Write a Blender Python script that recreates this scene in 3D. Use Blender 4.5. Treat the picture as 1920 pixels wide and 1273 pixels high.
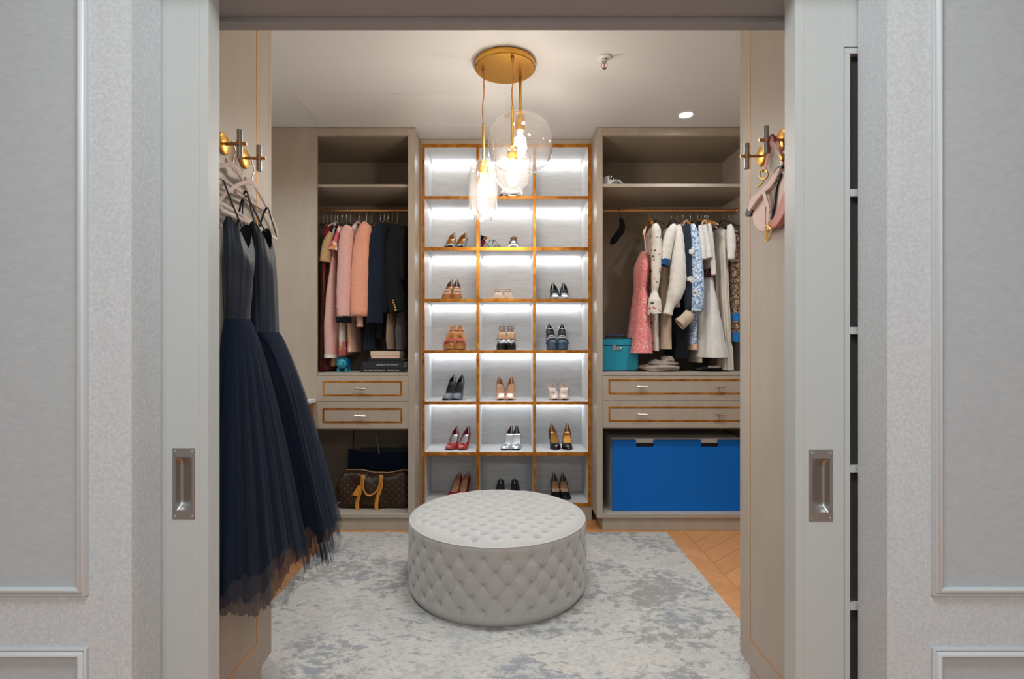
import bpy, bmesh, math, random
from math import sin, cos, pi, radians, sqrt, atan2, hypot
from mathutils import Vector, Matrix
for o in list(bpy.data.objects): bpy.data.objects.remove(o)
scene = bpy.context.scene
COL = scene.collection
random.seed(7)

# ---------------------------------------------------------------- camera
CX, CY, F, EYE = 954.0, 645.0, 990.0, 1.25          # principal point, focal length (px of 1920x1273), eye height
cam_d = bpy.data.cameras.new('camera'); cam = bpy.data.objects.new('camera', cam_d); COL.objects.link(cam)
cam.location = (0, 0, EYE); cam.rotation_euler = (pi/2, 0, 0)
cam_d.sensor_width = 36; cam_d.lens = F/1920*36
cam_d.shift_x = (960-CX)/1920; cam_d.shift_y = (CY-636.5)/1920
cam_d.clip_start = 0.02
scene.camera = cam
# ---------------------------------------------------------------- world, view, lights
w = bpy.data.worlds.new('world'); scene.world = w; w.use_nodes = True
w.node_tree.nodes['Background'].inputs[0].default_value = (.8, .84, .9, 1)
w.node_tree.nodes['Background'].inputs[1].default_value = 0.3
vs = scene.view_settings
scene.display_settings.display_device = 'sRGB'
vs.view_transform = 'Standard'; vs.look = 'None'; vs.gamma = 1; vs.use_curve_mapping = False
vs.exposure = 0.0
CEIL = 2.70
LED_POWER = 19.0
BULB_POWER = 120.0
def lamp(name, kind, loc, energy, color=(1, 1, 1), size=.1, rot=(0, 0, 0), **k):
    d = bpy.data.lights.new(name, kind); d.energy = energy; d.color = color
    if kind == 'AREA': d.shape = k.pop('shape', 'DISK'); d.size = size
    else: d.shadow_soft_size = size
    for a, b in k.items(): setattr(d, a, b)
    o = bpy.data.objects.new(name, d); COL.objects.link(o); o.location = loc; o.rotation_euler = rot
    return o
NEUTRAL, WARM = (.84, .93, 1), (1, .78, .55)
# the dressing room before the sliding doors: ceiling panel lamps, the rear pair added for frontal fill (housings below)
ANTE_LAMPS = [(0, .28, 30), (-.9, -1.8, 31), (.9, -1.8, 31)]
for x, y, e in ANTE_LAMPS:
    lamp('ceiling_lamp_light', 'AREA', (x, y, CEIL-.055), e, (.82, .935, 1), .55)
# recessed downlights of the closet: the one by the right cabinet shows, the others are unseen, added as fill light
DOWNLIGHTS = [(1.12, 3.34, 6), (-.14, 2.3, 15), (.14, 2.3, 15), (-1.42, 2.6, 26), (1.42, 2.6, 26)]
for x, y, e in DOWNLIGHTS:
    lamp('downlight_light', 'SPOT', (x, y, CEIL-.012), e*3.2, NEUTRAL, .05, spot_size=radians(112 if abs(x) < .5 else 150), spot_blend=.8 if abs(x) < .5 else 1)

# ---------------------------------------------------------------- helpers
def P(px, py, d): return Vector(((px-CX)/F*d, d, EYE-(py-CY)/F*d))
def PX(px, d): return (px-CX)/F*d
def PZ(py, d): return EYE-(py-CY)/F*d
def lin(c):
    r = []
    for v in c[:3]:
        v /= 255.0
        r.append(v/12.92 if v <= .04045 else ((v+.055)/1.055)**2.4)
    return (*r, 1)
ORI = {}
class MB:
    def __init__(s): s.v = []; s.f = []; s.m = []
    def add(s, vs, fs, mi=0):
        b = len(s.v); s.v += [tuple(p) for p in vs]
        s.f += [tuple(b+i for i in f) for f in fs]; s.m += [mi]*len(fs)
        return s
    def box(s, x0, x1, y0, y1, z0, z1, mi=0):
        if x0 > x1: x0, x1 = x1, x0
        if y0 > y1: y0, y1 = y1, y0
        if z0 > z1: z0, z1 = z1, z0
        return s.add([(x0,y0,z0),(x1,y0,z0),(x1,y1,z0),(x0,y1,z0),(x0,y0,z1),(x1,y0,z1),(x1,y1,z1),(x0,y1,z1)],
                     [(3,2,1,0),(4,5,6,7),(0,1,5,4),(1,2,6,5),(2,3,7,6),(3,0,4,7)], mi)
    def grid(s, rows, closeu=False, closev=False, mi=0):
        n, m = len(rows), len(rows[0]); fs = []
        for i in range(n if closev else n-1):
            for j in range(m if closeu else m-1):
                a, b = i*m+j, i*m+(j+1) % m; c, d = ((i+1) % n)*m+(j+1) % m, ((i+1) % n)*m+j
                fs.append((a, b, c, d))
        return s.add([p for r in rows for p in r], fs, mi)
    def loft(s, rings, cap=True, mi=0):
        m = len(rings[0]); b = len(s.v); s.grid(rings, closeu=True, mi=mi)
        if cap:
            s.f.append(tuple(reversed(range(b, b+m)))); s.m.append(mi)
            e = b+(len(rings)-1)*m; s.f.append(tuple(range(e, e+m))); s.m.append(mi)
        return s
    def lathe(s, prof, c=(0, 0, 0), n=24, cap=True, axis='z', mi=0):
        rings = []
        for r, h in prof:
            ring = []
            for k in range(n):
                a = 2*pi*k/n; u, v = r*cos(a), r*sin(a)
                if axis == 'z': q = (c[0]+u, c[1]+v, c[2]+h)
                elif axis == 'x': q = (c[0]+h, c[1]+u, c[2]+v)
                else: q = (c[0]+v, c[1]+h, c[2]+u)
                ring.append(q)
            rings.append(ring)
        return s.loft(rings, cap, mi)
    def tube(s, pts, r, n=8, cap=True, closed=False, mi=0, flat=None):
        pts = [Vector(p) for p in pts]; N = len(pts); rings = []
        R = r if isinstance(r, (list, tuple)) else [r]*N
        up = None
        for i, p in enumerate(pts):
            if closed: t = pts[(i+1) % N]-pts[i-1]
            else: t = pts[min(i+1, N-1)]-pts[max(i-1, 0)]
            if t.length < 1e-9: t = Vector((0, 0, 1))
            t.normalize()
            if up is None:
                ref = Vector((0, 0, 1)) if abs(t.z) < .9 else Vector((1, 0, 0))
                if flat is not None: ref = Vector(flat[0])
                u = t.cross(ref)
                if u.length < 1e-6: u = t.cross(Vector((0, 1, 0)))
            else:
                u = up-t*up.dot(t)
                if u.length < 1e-6: u = t.cross(Vector((0, 1, .3)))
            u.normalize(); up = u; v = t.cross(u)
            ra, rb = (R[i], R[i]) if flat is None else (R[i]*flat[1], R[i])
            rings.append([p+u*cos(2*pi*k/n)*rb+v*sin(2*pi*k/n)*ra for k in range(n)])
        if closed: return s.grid(rings, closeu=True, closev=True, mi=mi)
        return s.loft(rings, cap, mi)
    def sphere(s, c, r, n=12, mi=0):
        rx, ry, rz = (r, r, r) if not isinstance(r, (tuple, list)) else r
        rings = []
        for i in range(1, n):
            a = pi*i/n
            rings.append([(c[0]+rx*sin(a)*cos(2*pi*k/(2*n)), c[1]+ry*sin(a)*sin(2*pi*k/(2*n)), c[2]-rz*cos(a)) for k in range(2*n)])
        return s.loft(rings, True, mi)
    def prism(s, poly, fn, t0, t1, mi=0):
        n = len(poly); a = [fn(u, v, t0) for u, v in poly]; b = [fn(u, v, t1) for u, v in poly]
        return s.add(a+b, [tuple(reversed(range(n))), tuple(range(n, 2*n))]+[(i, (i+1) % n, n+(i+1) % n, n+i) for i in range(n)], mi)
    def build(s, name, mats, parent=None, smooth=None, bevel=0, local=False, sub=0, solid=0, seg=2):
        me = bpy.data.meshes.new(name)
        if parent is not None and not local: o0 = ORI.get(parent.name, Vector((0, 0, 0)))
        elif parent is None and not local:
            xs, ys, zs = zip(*s.v); o0 = Vector(((min(xs)+max(xs))/2, (min(ys)+max(ys))/2, min(zs)))
        else: o0 = Vector((0, 0, 0))
        me.from_pydata([(p[0]-o0.x, p[1]-o0.y, p[2]-o0.z) for p in s.v], [], s.f)
        bm = bmesh.new(); bm.from_mesh(me); bmesh.ops.recalc_face_normals(bm, faces=bm.faces); bm.to_mesh(me); bm.free()
        ml = mats if isinstance(mats, (list, tuple)) else [mats]
        for m in ml: me.materials.append(m)
        if len(ml) > 1: me.polygons.foreach_set('material_index', s.m)
        if smooth is not None:
            me.polygons.foreach_set('use_smooth', [True]*len(me.polygons))
            if smooth < 179: me.set_sharp_from_angle(angle=radians(smooth))
        me.update()
        o = bpy.data.objects.new(name, me); COL.objects.link(o)
        if parent is not None: o.parent = parent; ORI[o.name] = o0
        elif not local: o.location = o0; ORI[o.name] = o0
        if solid:
            md = o.modifiers.new('solid', 'SOLIDIFY'); md.thickness = solid; md.offset = -1
        if bevel:
            md = o.modifiers.new('bevel', 'BEVEL'); md.width = bevel; md.segments = seg; md.limit_method = 'ANGLE'; md.angle_limit = radians(40)
            me.polygons.foreach_set('use_smooth', [True]*len(me.polygons))
            if smooth is None: me.set_sharp_from_angle(angle=radians(40)); md.harden_normals = True
        if sub:
            md = o.modifiers.new('sub', 'SUBSURF'); md.levels = sub; md.render_levels = sub
        return o
def tag(o, label=None, cat=None, group=None, kind=None):
    if label: o['label'] = label
    if cat: o['category'] = cat
    if group: o['group'] = group
    if kind: o['kind'] = kind
    return o
def empty(name, loc, label=None, cat=None, group=None, kind=None, rz=0):
    o = bpy.data.objects.new(name, None); COL.objects.link(o); o.location = loc; o.rotation_euler = (0, 0, rz)
    o.empty_display_size = .05; ORI[o.name] = Vector(loc)
    return tag(o, label, cat, group, kind)
def box(name, mat, x0, x1, y0, y1, z0, z1, parent=None, bevel=.0015): return MB().box(x0, x1, y0, y1, z0, z1).build(name, mat, parent, bevel=bevel)
def share(src, name, loc, parent):     # a copy that shares mesh data
    o = src.copy(); o.name = name; COL.objects.link(o); o.parent = parent; o.location = loc
    return o
def lerp(a, b, t): return a+(b-a)*t
def interp(tab, t):                      # piecewise smooth table [(t, v...)]
    if t <= tab[0][0]: return tab[0][1:]
    for a, b in zip(tab, tab[1:]):
        if t <= b[0]:
            u = (t-a[0])/(b[0]-a[0]+1e-12); u = u*u*(3-2*u)*.6+u*.4
            return tuple(lerp(p, q, u) for p, q in zip(a[1:], b[1:]))
    return tab[-1][1:]
def catmull(pts, n=6):
    pts = [Vector(p) for p in pts]; out = []
    for i in range(len(pts)-1):
        p0, p1, p2, p3 = pts[max(i-1, 0)], pts[i], pts[i+1], pts[min(i+2, len(pts)-1)]
        for k in range(n):
            t = k/n
            out.append(.5*((2*p1)+(p2-p0)*t+(2*p0-5*p1+4*p2-p3)*t*t+(3*p1-p0-3*p2+p3)*t**3))
    out.append(pts[-1]); return out

# ---------------------------------------------------------------- materials (procedural)
class NT:
    def __init__(s, name):
        s.m = bpy.data.materials.new(name); s.m.use_nodes = True; s.t = s.m.node_tree; s.n = s.t.nodes
        s.b = s.n['Principled BSDF']; s.out = s.n['Material Output']
        s.co = s.n.new('ShaderNodeTexCoord').outputs['Object']
    def link(s, a, b): s.t.links.new(a, b)
    def map(s, scale=(1, 1, 1), rot=(0, 0, 0), loc=(0, 0, 0)):
        m = s.n.new('ShaderNodeMapping'); m.inputs['Scale'].default_value = scale; m.inputs['Rotation'].default_value = rot; m.inputs['Location'].default_value = loc
        s.link(s.co, m.inputs['Vector']); return m.outputs['Vector']
    def noise(s, scale, detail=4, rough=.55, vec=None, dist=0):
        t = s.n.new('ShaderNodeTexNoise'); t.inputs['Scale'].default_value = scale; t.inputs['Detail'].default_value = detail
        t.inputs['Roughness'].default_value = rough; t.inputs['Distortion'].default_value = dist
        s.link(vec or s.co, t.inputs['Vector']); return t.outputs['Fac']
    def voro(s, scale, vec=None, feature='F1', out='Distance', rand=1):
        t = s.n.new('ShaderNodeTexVoronoi'); t.feature = feature; t.inputs['Scale'].default_value = scale; t.inputs['Randomness'].default_value = rand
        s.link(vec or s.co, t.inputs['Vector']); return t.outputs[out]
    def wave(s, scale, vec=None, axis='X', dist=0, dscale=1):
        t = s.n.new('ShaderNodeTexWave'); t.bands_direction = axis; t.inputs['Scale'].default_value = scale
        t.inputs['Distortion'].default_value = dist; t.inputs['Detail Scale'].default_value = dscale
        s.link(vec or s.co, t.inputs['Vector']); return t.outputs['Fac']
    def ramp(s, fac, stops):
        r = s.n.new('ShaderNodeValToRGB'); e = r.color_ramp.elements
        while len(e) < len(stops): e.new(.5)
        for q, (p, c) in zip(e, stops):
            q.position = p; q.color = lin(c) if not isinstance(c, (int, float)) else (c, c, c, 1)
        s.link(fac, r.inputs[0]); return r.outputs[0]
    def mix(s, fac, a, b, mode='MIX'):
        m = s.n.new('ShaderNodeMix'); m.data_type = 'RGBA'; m.blend_type = mode
        for sock, v in ((m.inputs[0], fac), (m.inputs[6], a), (m.inputs[7], b)):
            if isinstance(v, (int, float)): sock.default_value = v
            elif isinstance(v, (tuple, list)): sock.default_value = lin(v)
            else: s.link(v, sock)
        return m.outputs[2]
    def math(s, op, a, b=0):
        m = s.n.new('ShaderNodeMath'); m.operation = op
        for sock, v in ((m.inputs[0], a), (m.inputs[1], b)):
            if isinstance(v, (int, float)): sock.default_value = v
            else: s.link(v, sock)
        return m.outputs[0]
    def color(s, c):
        i = s.b.inputs['Base Color']
        if isinstance(c, (tuple, list)): i.default_value = lin(c)
        else: s.link(c, i)
        return s
    def set(s, **k):
        for a, v in k.items():
            i = s.b.inputs[{'rough': 'Roughness', 'metal': 'Metallic', 'spec': 'Specular IOR Level', 'sheen': 'Sheen Weight', 'coat': 'Coat Weight', 'trans': 'Transmission Weight', 'alpha': 'Alpha', 'sheenr': 'Sheen Roughness', 'coatr': 'Coat Roughness', 'ior': 'IOR'}[a]]
            if isinstance(v, (int, float)): i.default_value = v
            else: s.link(v, i)
        return s
    def bump(s, h, strength=.2, dist=.002):
        b = s.n.new('ShaderNodeBump'); b.inputs['Strength'].default_value = strength; b.inputs['Distance'].default_value = dist
        s.link(h, b.inputs['Height']); s.link(b.outputs[0], s.b.inputs['Normal']); return s
def plain(name, c, rough=.5, metal=0, vary=6, vscale=25, bump=0, bscale=300, **k):
    t = NT(name); c2 = tuple(max(0, v-vary) for v in c)
    t.color(t.mix(t.noise(vscale), c, c2)).set(rough=rough, metal=metal, **k)
    if bump: t.bump(t.noise(bscale, 2), bump, .001)
    return t.m
def fabric(name, c, c2=None, scale=60, thread=500, rough=.9, bump=.35, sheen=.3, contrast=(.35, .65)):
    t = NT(name); c2 = c2 or tuple(max(0, v-14) for v in c)
    f = t.ramp(t.noise(scale, 3, .7), [(contrast[0], c), (contrast[1], c2)])
    t.color(f).set(rough=rough, sheen=sheen, spec=.2)
    t.bump(t.noise(thread, 2), bump, .0015)
    return t.m
def emit(name, c, strength):
    t = NT(name); t.color((255, 255, 255))
    t.b.inputs['Emission Color'].default_value = lin(c); t.b.inputs['Emission Strength'].default_value = strength
    return t.m
MT = {}
def mk_materials():
    t = NT('wallpaper_speckle'); n = t.noise(150, 5, .7); n2 = t.noise(9, 3)
    c = t.ramp(n, [(.34, (175, 176, 177)), (.5, (186, 187, 188)), (.68, (198, 199, 199))]); c = t.mix(t.ramp(n2, [(.3, 0.0), (.7, .25)]), c, (180, 181, 182))
    t.color(c).set(rough=.75, spec=.25).bump(n, .25, .002); MT['wallpaper'] = t.m
    t = NT('panel_linen'); n = t.noise(60, 4, .6, t.map((1, 1, 2.2))); t.color(t.ramp(n, [(.3, (164, 166, 168)), (.7, (172, 174, 175))])).set(rough=.6, spec=.3).bump(n, .12, .002); MT['panel'] = t.m
    MT['door'] = plain('door_paint_grey', (176, 177, 174), .45, vary=3, vscale=6)
    MT['trim'] = plain('trim_paint_grey', (184, 185, 186), .4, vary=3)
    MT['header'] = plain('header_paint_grey', (166, 172, 180), .5, vary=4)
    t = NT('taupe_lacquer'); n = t.noise(14, 3, .5, t.map((1, 1, .25))); t.color(t.ramp(n, [(.3, (170, 157, 142)), (.7, (176, 164, 149))])).set(rough=.42, spec=.4).bump(t.noise(220, 2, .5, t.map((1, 1, .2))), .05, .001); MT['taupe'] = t.m
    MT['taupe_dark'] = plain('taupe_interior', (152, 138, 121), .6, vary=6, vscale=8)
    t = NT('brushed_brass'); n = t.noise(60, 4, .6, t.map((1, 1, 1))); t.color(t.ramp(n, [(.3, (205, 138, 48)), (.7, (226, 164, 76))])).set(metal=1, rough=t.ramp(n, [(.3, .22), (.7, .36)])); MT['brass'] = t.m
    t = NT('aged_gold_trim'); n = t.noise(18, 5, .65); t.color(t.ramp(n, [(.3, (168, 96, 30)), (.5, (203, 132, 48)), (.7, (230, 166, 78))])).set(metal=.85, rough=t.ramp(n, [(.3, .28), (.7, .42)])); MT['trimgold'] = t.m
    MT['inlay'] = plain('gold_inlay_metal', (214, 148, 66), .38, .55, vary=10, vscale=6)
    MT['pbrass'] = plain('satin_gold_pendant', (231, 176, 84), .3, 1, vary=14, vscale=30)
    MT['bronze'] = plain('warm_bronze', (206, 156, 110), .34, .7, vary=16)
    MT['steel'] = plain('brushed_steel', (176, 174, 170), .33, .65, vary=20, vscale=60)
    MT['pull'] = plain('satin_nickel', (170, 168, 165), .38, 1, vary=10, vscale=80)
    MT['chrome'] = plain('polished_chrome', (215, 215, 218), .12, 1, vary=3)
    MT['nickel'] = plain('polished_nickel_handle', (214, 200, 182), .2, 1, vary=6)
    MT['ceiling'] = plain('ceiling_paint', (216, 215, 214), .6, vary=2, vscale=3)
    MT['ceilpanel'] = plain('ceiling_panel_satin', (222, 220, 217), .35, vary=2, vscale=3)
    t = NT('oak_floor'); n = t.noise(7, 5, .6, t.map((14, 1, 1))); n2 = t.noise(3.1)
    t.color(t.mix(t.ramp(n2, [(.35, 0.0), (.65, .5)]), t.ramp(n, [(.3, (199, 140, 88)), (.7, (178, 117, 66))]), (205, 150, 98))).set(rough=.45).bump(n, .1, .001); MT['oak'] = t.m
    MT['subfloor'] = plain('floor_joint', (120, 76, 40), .7)
    t = NT('rug_distressed')
    st = t.map((1, 1.5, 1)); big = t.noise(1.9, 3, .5, st, .3); fine = t.noise(17, 9, .78, t.map((1, 1.5, 1)), .25); fle = t.noise(60, 6, .75, t.map((1, 1.6, 1)))
    msk = t.math('ADD', t.math('MULTIPLY', big, .7), t.math('MULTIPLY', fine, 1.1))
    blot = t.ramp(t.math('MULTIPLY', msk, .8), [(.715, 0.0), (.785, .9), (.9, 1.0)]); blot2 = t.ramp(t.math('MULTIPLY', msk, .8), [(.58, .8), (.64, 0.0)])
    base = t.ramp(t.noise(4, 6, .6), [(.3, (174, 169, 162)), (.5, (186, 180, 172)), (.7, (192, 182, 170))])
    c = t.mix(blot, base, t.ramp(t.noise(2.2), [(.42, (128, 131, 138)), (.6, (136, 130, 124))]))
    c = t.mix(blot2, c, (156, 153, 150)); c = t.mix(t.ramp(t.noise(38, 6, .8), [(.40, .35), (.6, 0.0)]), c, (140, 135, 128))
    fl = t.math('MULTIPLY', t.ramp(fle, [(.6, 0.0), (.68, .75)]), t.ramp(t.noise(2.7, 3), [(.45, 0.05), (.62, 1.0)]))
    c = t.mix(fl, c, (112, 105, 98))
    t.color(c).set(rough=.95, sheen=.15, spec=.1).bump(t.noise(420, 2), .5, .003); MT['rug'] = t.m
    t = NT('grasscloth'); n = t.noise(8, 5, .75, t.map((1.2, 1, 34))); n2 = t.noise(3, 4, .6, t.map((1, 1, 9)))
    c = t.mix(.35, t.ramp(n, [(.3, (176, 174, 173)), (.46, (205, 204, 204)), (.7, (222, 222, 222))]), t.ramp(n2, [(.35, (196, 192, 188)), (.65, (224, 224, 224))]))
    t.color(c).set(rough=.85, spec=.15).bump(n, .35, .002); MT['grass'] = t.m
    MT['shelfwhite'] = plain('shelf_pale_grey', (212, 211, 211), .55, vary=3)
    MT['led'] = emit('led_strip_light', (242, 249, 255), LED_POWER)
    MT['bulb'] = emit('bulb_glow', (255, 247, 234), BULB_POWER)
    MT['down'] = emit('downlight_lens', (255, 252, 245), 22)
    MT['antelamp'] = emit('lamp_diffuser', (255, 251, 246), 6)
    # thin blown glass: reflecting towards the rim, a little white mixed in as glowing haze
    t = NT('thin_clear_glass'); tr = t.n.new('ShaderNodeBsdfTransparent'); tr.inputs[0].default_value = (.94, .92, .91, 1)
    gl = t.n.new('ShaderNodeBsdfGlossy'); gl.inputs['Roughness'].default_value = .03
    lw = t.n.new('ShaderNodeLayerWeight'); lw.inputs[0].default_value = .5
    f = t.math('ADD', t.math('MULTIPLY', t.math('POWER', lw.outputs['Facing'], 2.0), .95), .085)
    mx = t.n.new('ShaderNodeMixShader'); t.link(f, mx.inputs[0]); t.link(tr.outputs[0], mx.inputs[1]); t.link(gl.outputs[0], mx.inputs[2]); tl = t.n.new('ShaderNodeBsdfDiffuse'); tl.inputs[0].default_value = (.9, .88, .86, 1); m2 = t.n.new('ShaderNodeMixShader'); m2.inputs[0].default_value = .028; t.link(mx.outputs[0], m2.inputs[1]); t.link(tl.outputs[0], m2.inputs[2]); t.link(m2.outputs[0], t.out.inputs[0]); MT['glass'] = t.m
    MT['darkglass'] = plain('smoked_glass', (66, 64, 60), .3, vary=4, spec=.5)
    t = NT('ottoman_linen'); n = t.noise(700, 2); n2 = t.noise(160, 3, .7)
    t.color(t.ramp(n2, [(.35, (167, 161, 155)), (.65, (177, 172, 167))])).set(rough=.92, sheen=.35, spec=.15).bump(n, .35, .0012); MT['ottoman'] = t.m
    MT['seam'] = fabric('ottoman_seam', (150, 146, 142))
    MT['black'] = plain('black_matte', (16, 16, 18), .6, vary=4)
    MT['white'] = plain('white_satin', (226, 225, 222), .4, vary=3)
    MT['felt_black'] = fabric('black_velvet', (14, 14, 17), (22, 22, 26), sheen=.15)
    MT['wood'] = plain('beech_hanger', (190, 130, 74), .4, vary=26, vscale=40)
    MT['blush_h'] = fabric('blush_velvet_hanger', (214, 192, 182), (204, 181, 170), sheen=.5, bump=.1)
mk_materials()
# ================================================================ the setting
W0, W1, W2, WB = 1.05, 1.137, 1.192, 1.36        # front wall: face, end of its front skin, back skin, closet side
XL, XR = PX(247, W0), PX(1663, W0)               # edges of the opening
ZH = 2.069                                        # door head
DW = 1.14; DT = .043                              # door plane and thickness
# floor: one bed with oak chevron boards laid on the closet side
fl = MB().box(-2.4, 2.4, -2.6, 4.3, -.06, -.014).build('floor', MT['subfloor']); tag(fl, 'warm oak chevron floor of the closet', kind='structure')
def floor_boards():
    wb, lane, ang = .115, .50, radians(42)
    dy = lane*math.tan(ang); step = wb/cos(ang); cache = {}
    for li in range(-4, 4):
        x0 = li*lane+.17; sgn = 1 if li % 2 == 0 else -1
        k = 0; y = 1.30-dy
        while y < 4.15:
            a = [(x0+.0008, y if sgn > 0 else y+dy), (x0+lane-.0008, y+dy if sgn > 0 else y)]
            poly = [a[0], a[1], (a[1][0], a[1][1]+step-.0016), (a[0][0], a[0][1]+step-.0016)]
            y += step
            if max(p[1] for p in poly) > 4.2 or min(p[1] for p in poly) < 1.37: continue
            cx = sum(p[0] for p in poly)/4; cy = sum(p[1] for p in poly)/4
            if abs(cx) < .86 and 2.1 < cy < 3.3: continue          # under the rug, never seen
            if sgn not in cache:
                mb = MB().prism([(p[0]-cx, p[1]-cy) for p in poly], lambda u, v, t: (u, v, t), -.012, 0)
                # rotate so that the grain runs along the board
                o = mb.build('floor_board', MT['oak'], fl, local=True, bevel=.0012, seg=1); cache[sgn] = o
            else: o = share(cache[sgn], 'floor_board', (0, 0, 0), fl)
            o.location = Vector((cx, cy, 0))-fl.location
            k += 1
t = NT('oak_board'); oi = t.n.new('ShaderNodeObjectInfo')
ra = t.map((1, 1, 1), (0, 0, 0)); n = t.noise(9, 5, .6, t.map((3, 9, 1), (0, 0, radians(-42)))); 
cc = t.mix(t.math('MULTIPLY', oi.outputs['Random'], .8), t.ramp(n, [(.3, (208, 152, 100)), (.7, (188, 128, 78))]), t.ramp(n, [(.3, (192, 134, 82)), (.7, (172, 112, 64))]))
t.color(cc).set(rough=.42).bump(n, .08, .001); MT['oak'] = t.m
floor_boards()
tag(MB().box(-2.4, 2.4, WB, 4.3, CEIL, CEIL+.08).build('ceiling', MT['ceiling']), 'pale warm white closet ceiling', kind='structure')
tag(MB().box(-2.4, 2.4, -2.6, W0, CEIL, CEIL+.08).build('ceiling', MT['ceiling']), 'white ceiling before the sliding doors', kind='structure')
tag(MB().box(-2.4, 2.4, 4.12, 4.3, 0, CEIL).build('wall_back', MT['taupe']), 'taupe back wall behind the wardrobes', kind='structure')
tag(MB().box(-2.4, -1.86, WB, 4.12, 0, CEIL).build('wall_closet_left', MT['taupe']), 'taupe left closet wall', kind='structure')
tag(MB().box(1.86, 2.4, WB, 4.12, 0, CEIL).build('wall_closet_right', MT['taupe']), 'taupe right closet wall', kind='structure')
for nm, x0, x1 in (('wall_room_left', -2.4, -2.3), ('wall_room_right', 2.3, 2.4)):
    tag(MB().box(x0, x1, -2.6, W0, -.01, CEIL).build(nm, MT['wallpaper']), 'grey papered side wall of the room', kind='structure')
tag(MB().box(-2.3, 2.3, -2.6, -2.5, -.01, CEIL).build('wall_room_back', MT['wallpaper']), 'grey papered wall behind the viewer', kind='structure')
tag(MB().box(-2.3, 2.3, -2.5, WB, -.013, -.001).build('floor_room', MT['oak']), 'oak floor before the sliding doors', kind='structure')
def front_wall(side):
    s = -1 if side == 'left' else 1
    xe = XL if s < 0 else XR; xo = s*2.3
    w_ = MB().box(xe, xo, W0, W1, 0, CEIL).box(xe+s*.03, xo, W2, WB, 0, CEIL).build('wall_'+side, MT['wallpaper'])
    tag(w_, 'grey speckled wallpaper wall with panel mouldings, %s of the doors' % side, kind='structure')
    # picture-frame mouldings: profile swept round a rectangle, with a smoother linen panel inside
    m_in = PX(167, W0) if s < 0 else PX(1745, W0)
    far = s*1.75; zs = [(.752, 2.48), (.12, .648)]
    prof = [(0, 0), (0, .007), (.003, .0085), (.0045, .0055), (.009, .012), (.0135, .0125), (.016, .009), (.016, 0)]   # (inwards, out of wall)
    for z0, z1 in zs:
        x0, x1 = sorted((m_in, far)); rows = []
        for (cx, cz, sx, sz) in ((x0, z0, 1, 1), (x1, z0, -1, 1), (x1, z1, -1, -1), (x0, z1, 1, -1)):
            rows.append([(cx+sx*u, W0-v, cz+sz*u) for u, v in prof])
        MB().grid(rows, closev=True).build('panel_moulding', MT['trim'], w_, smooth=50)
        MB().box(x0+.016, x1-.016, W0-.0015, W0+.001, z0+.016, z1-.016).build('panel_field', MT['panel'], w_)
front_wall('left'); front_wall('right')
hd = MB().box(XL, XR, W0, W1, ZH, CEIL).box(XL-.03, XR+.03, W2, WB, ZH, CEIL).build('wall_header', MT['header']); tag(hd, 'grey painted header above the sliding doors', kind='structure')
tag(MB().box(-.9, .9, 1.322, WB, ZH-.0115, ZH-.0002).build('trim_1', MT['header'], bevel=.001), 'grey stop strip under the header', kind='structure')
for s in (-1, 1):   # jamb liners behind the doors
    xe = XL if s < 0 else XR

# ---- sliding pocket doors
def flush_pull(door, x0, x1, z0, z1, side):
    rx0, rx1, rz0, rz1 = x0+.007, x1-.007, z0+.0195, z1-.0195
    y = DW-.0016; mb = MB()
    for a, b, c, d in ((x0, x1, z0, rz0), (x0, x1, rz1, z1), (x0, rx0, rz0, rz1), (rx1, x1, rz0, rz1)): mb.box(a, b, y, DW+.0004, c, d)
    p = mb.build('flush_pull', MT['pull'], door, bevel=.0004)
    rows = []
    for i in range(13):
        v = i/12; row = []
        for j in range(13):
            u = j/12; uu = u if side < 0 else 1-u
            prof = min(1, (uu/.10))*(1-.92*max(0, (uu-.2)/.8)**1.6)         # deep on the grip side, rising to the other
            dz = min(1, min(v, 1-v)/.035)
            row.append((lerp(rx0, rx1, u), y+.0006+.0135*prof*dz, lerp(rz0, rz1, v)))
        rows.append(row)
    MB().grid(rows).build('pull_cup', MT['pull'], p, smooth=60)
    for xx in (x0+.0055, x1-.0055):
        for zz in (z0+.0065, z1-.0065):
            MB().lathe([(.0001, 0), (.0024, 0), (.0028, .0008), (.0028, .0016)], (xx, y-.0009, zz), 12, axis='y').build('screw', MT['chrome'], p, smooth=40)
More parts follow.
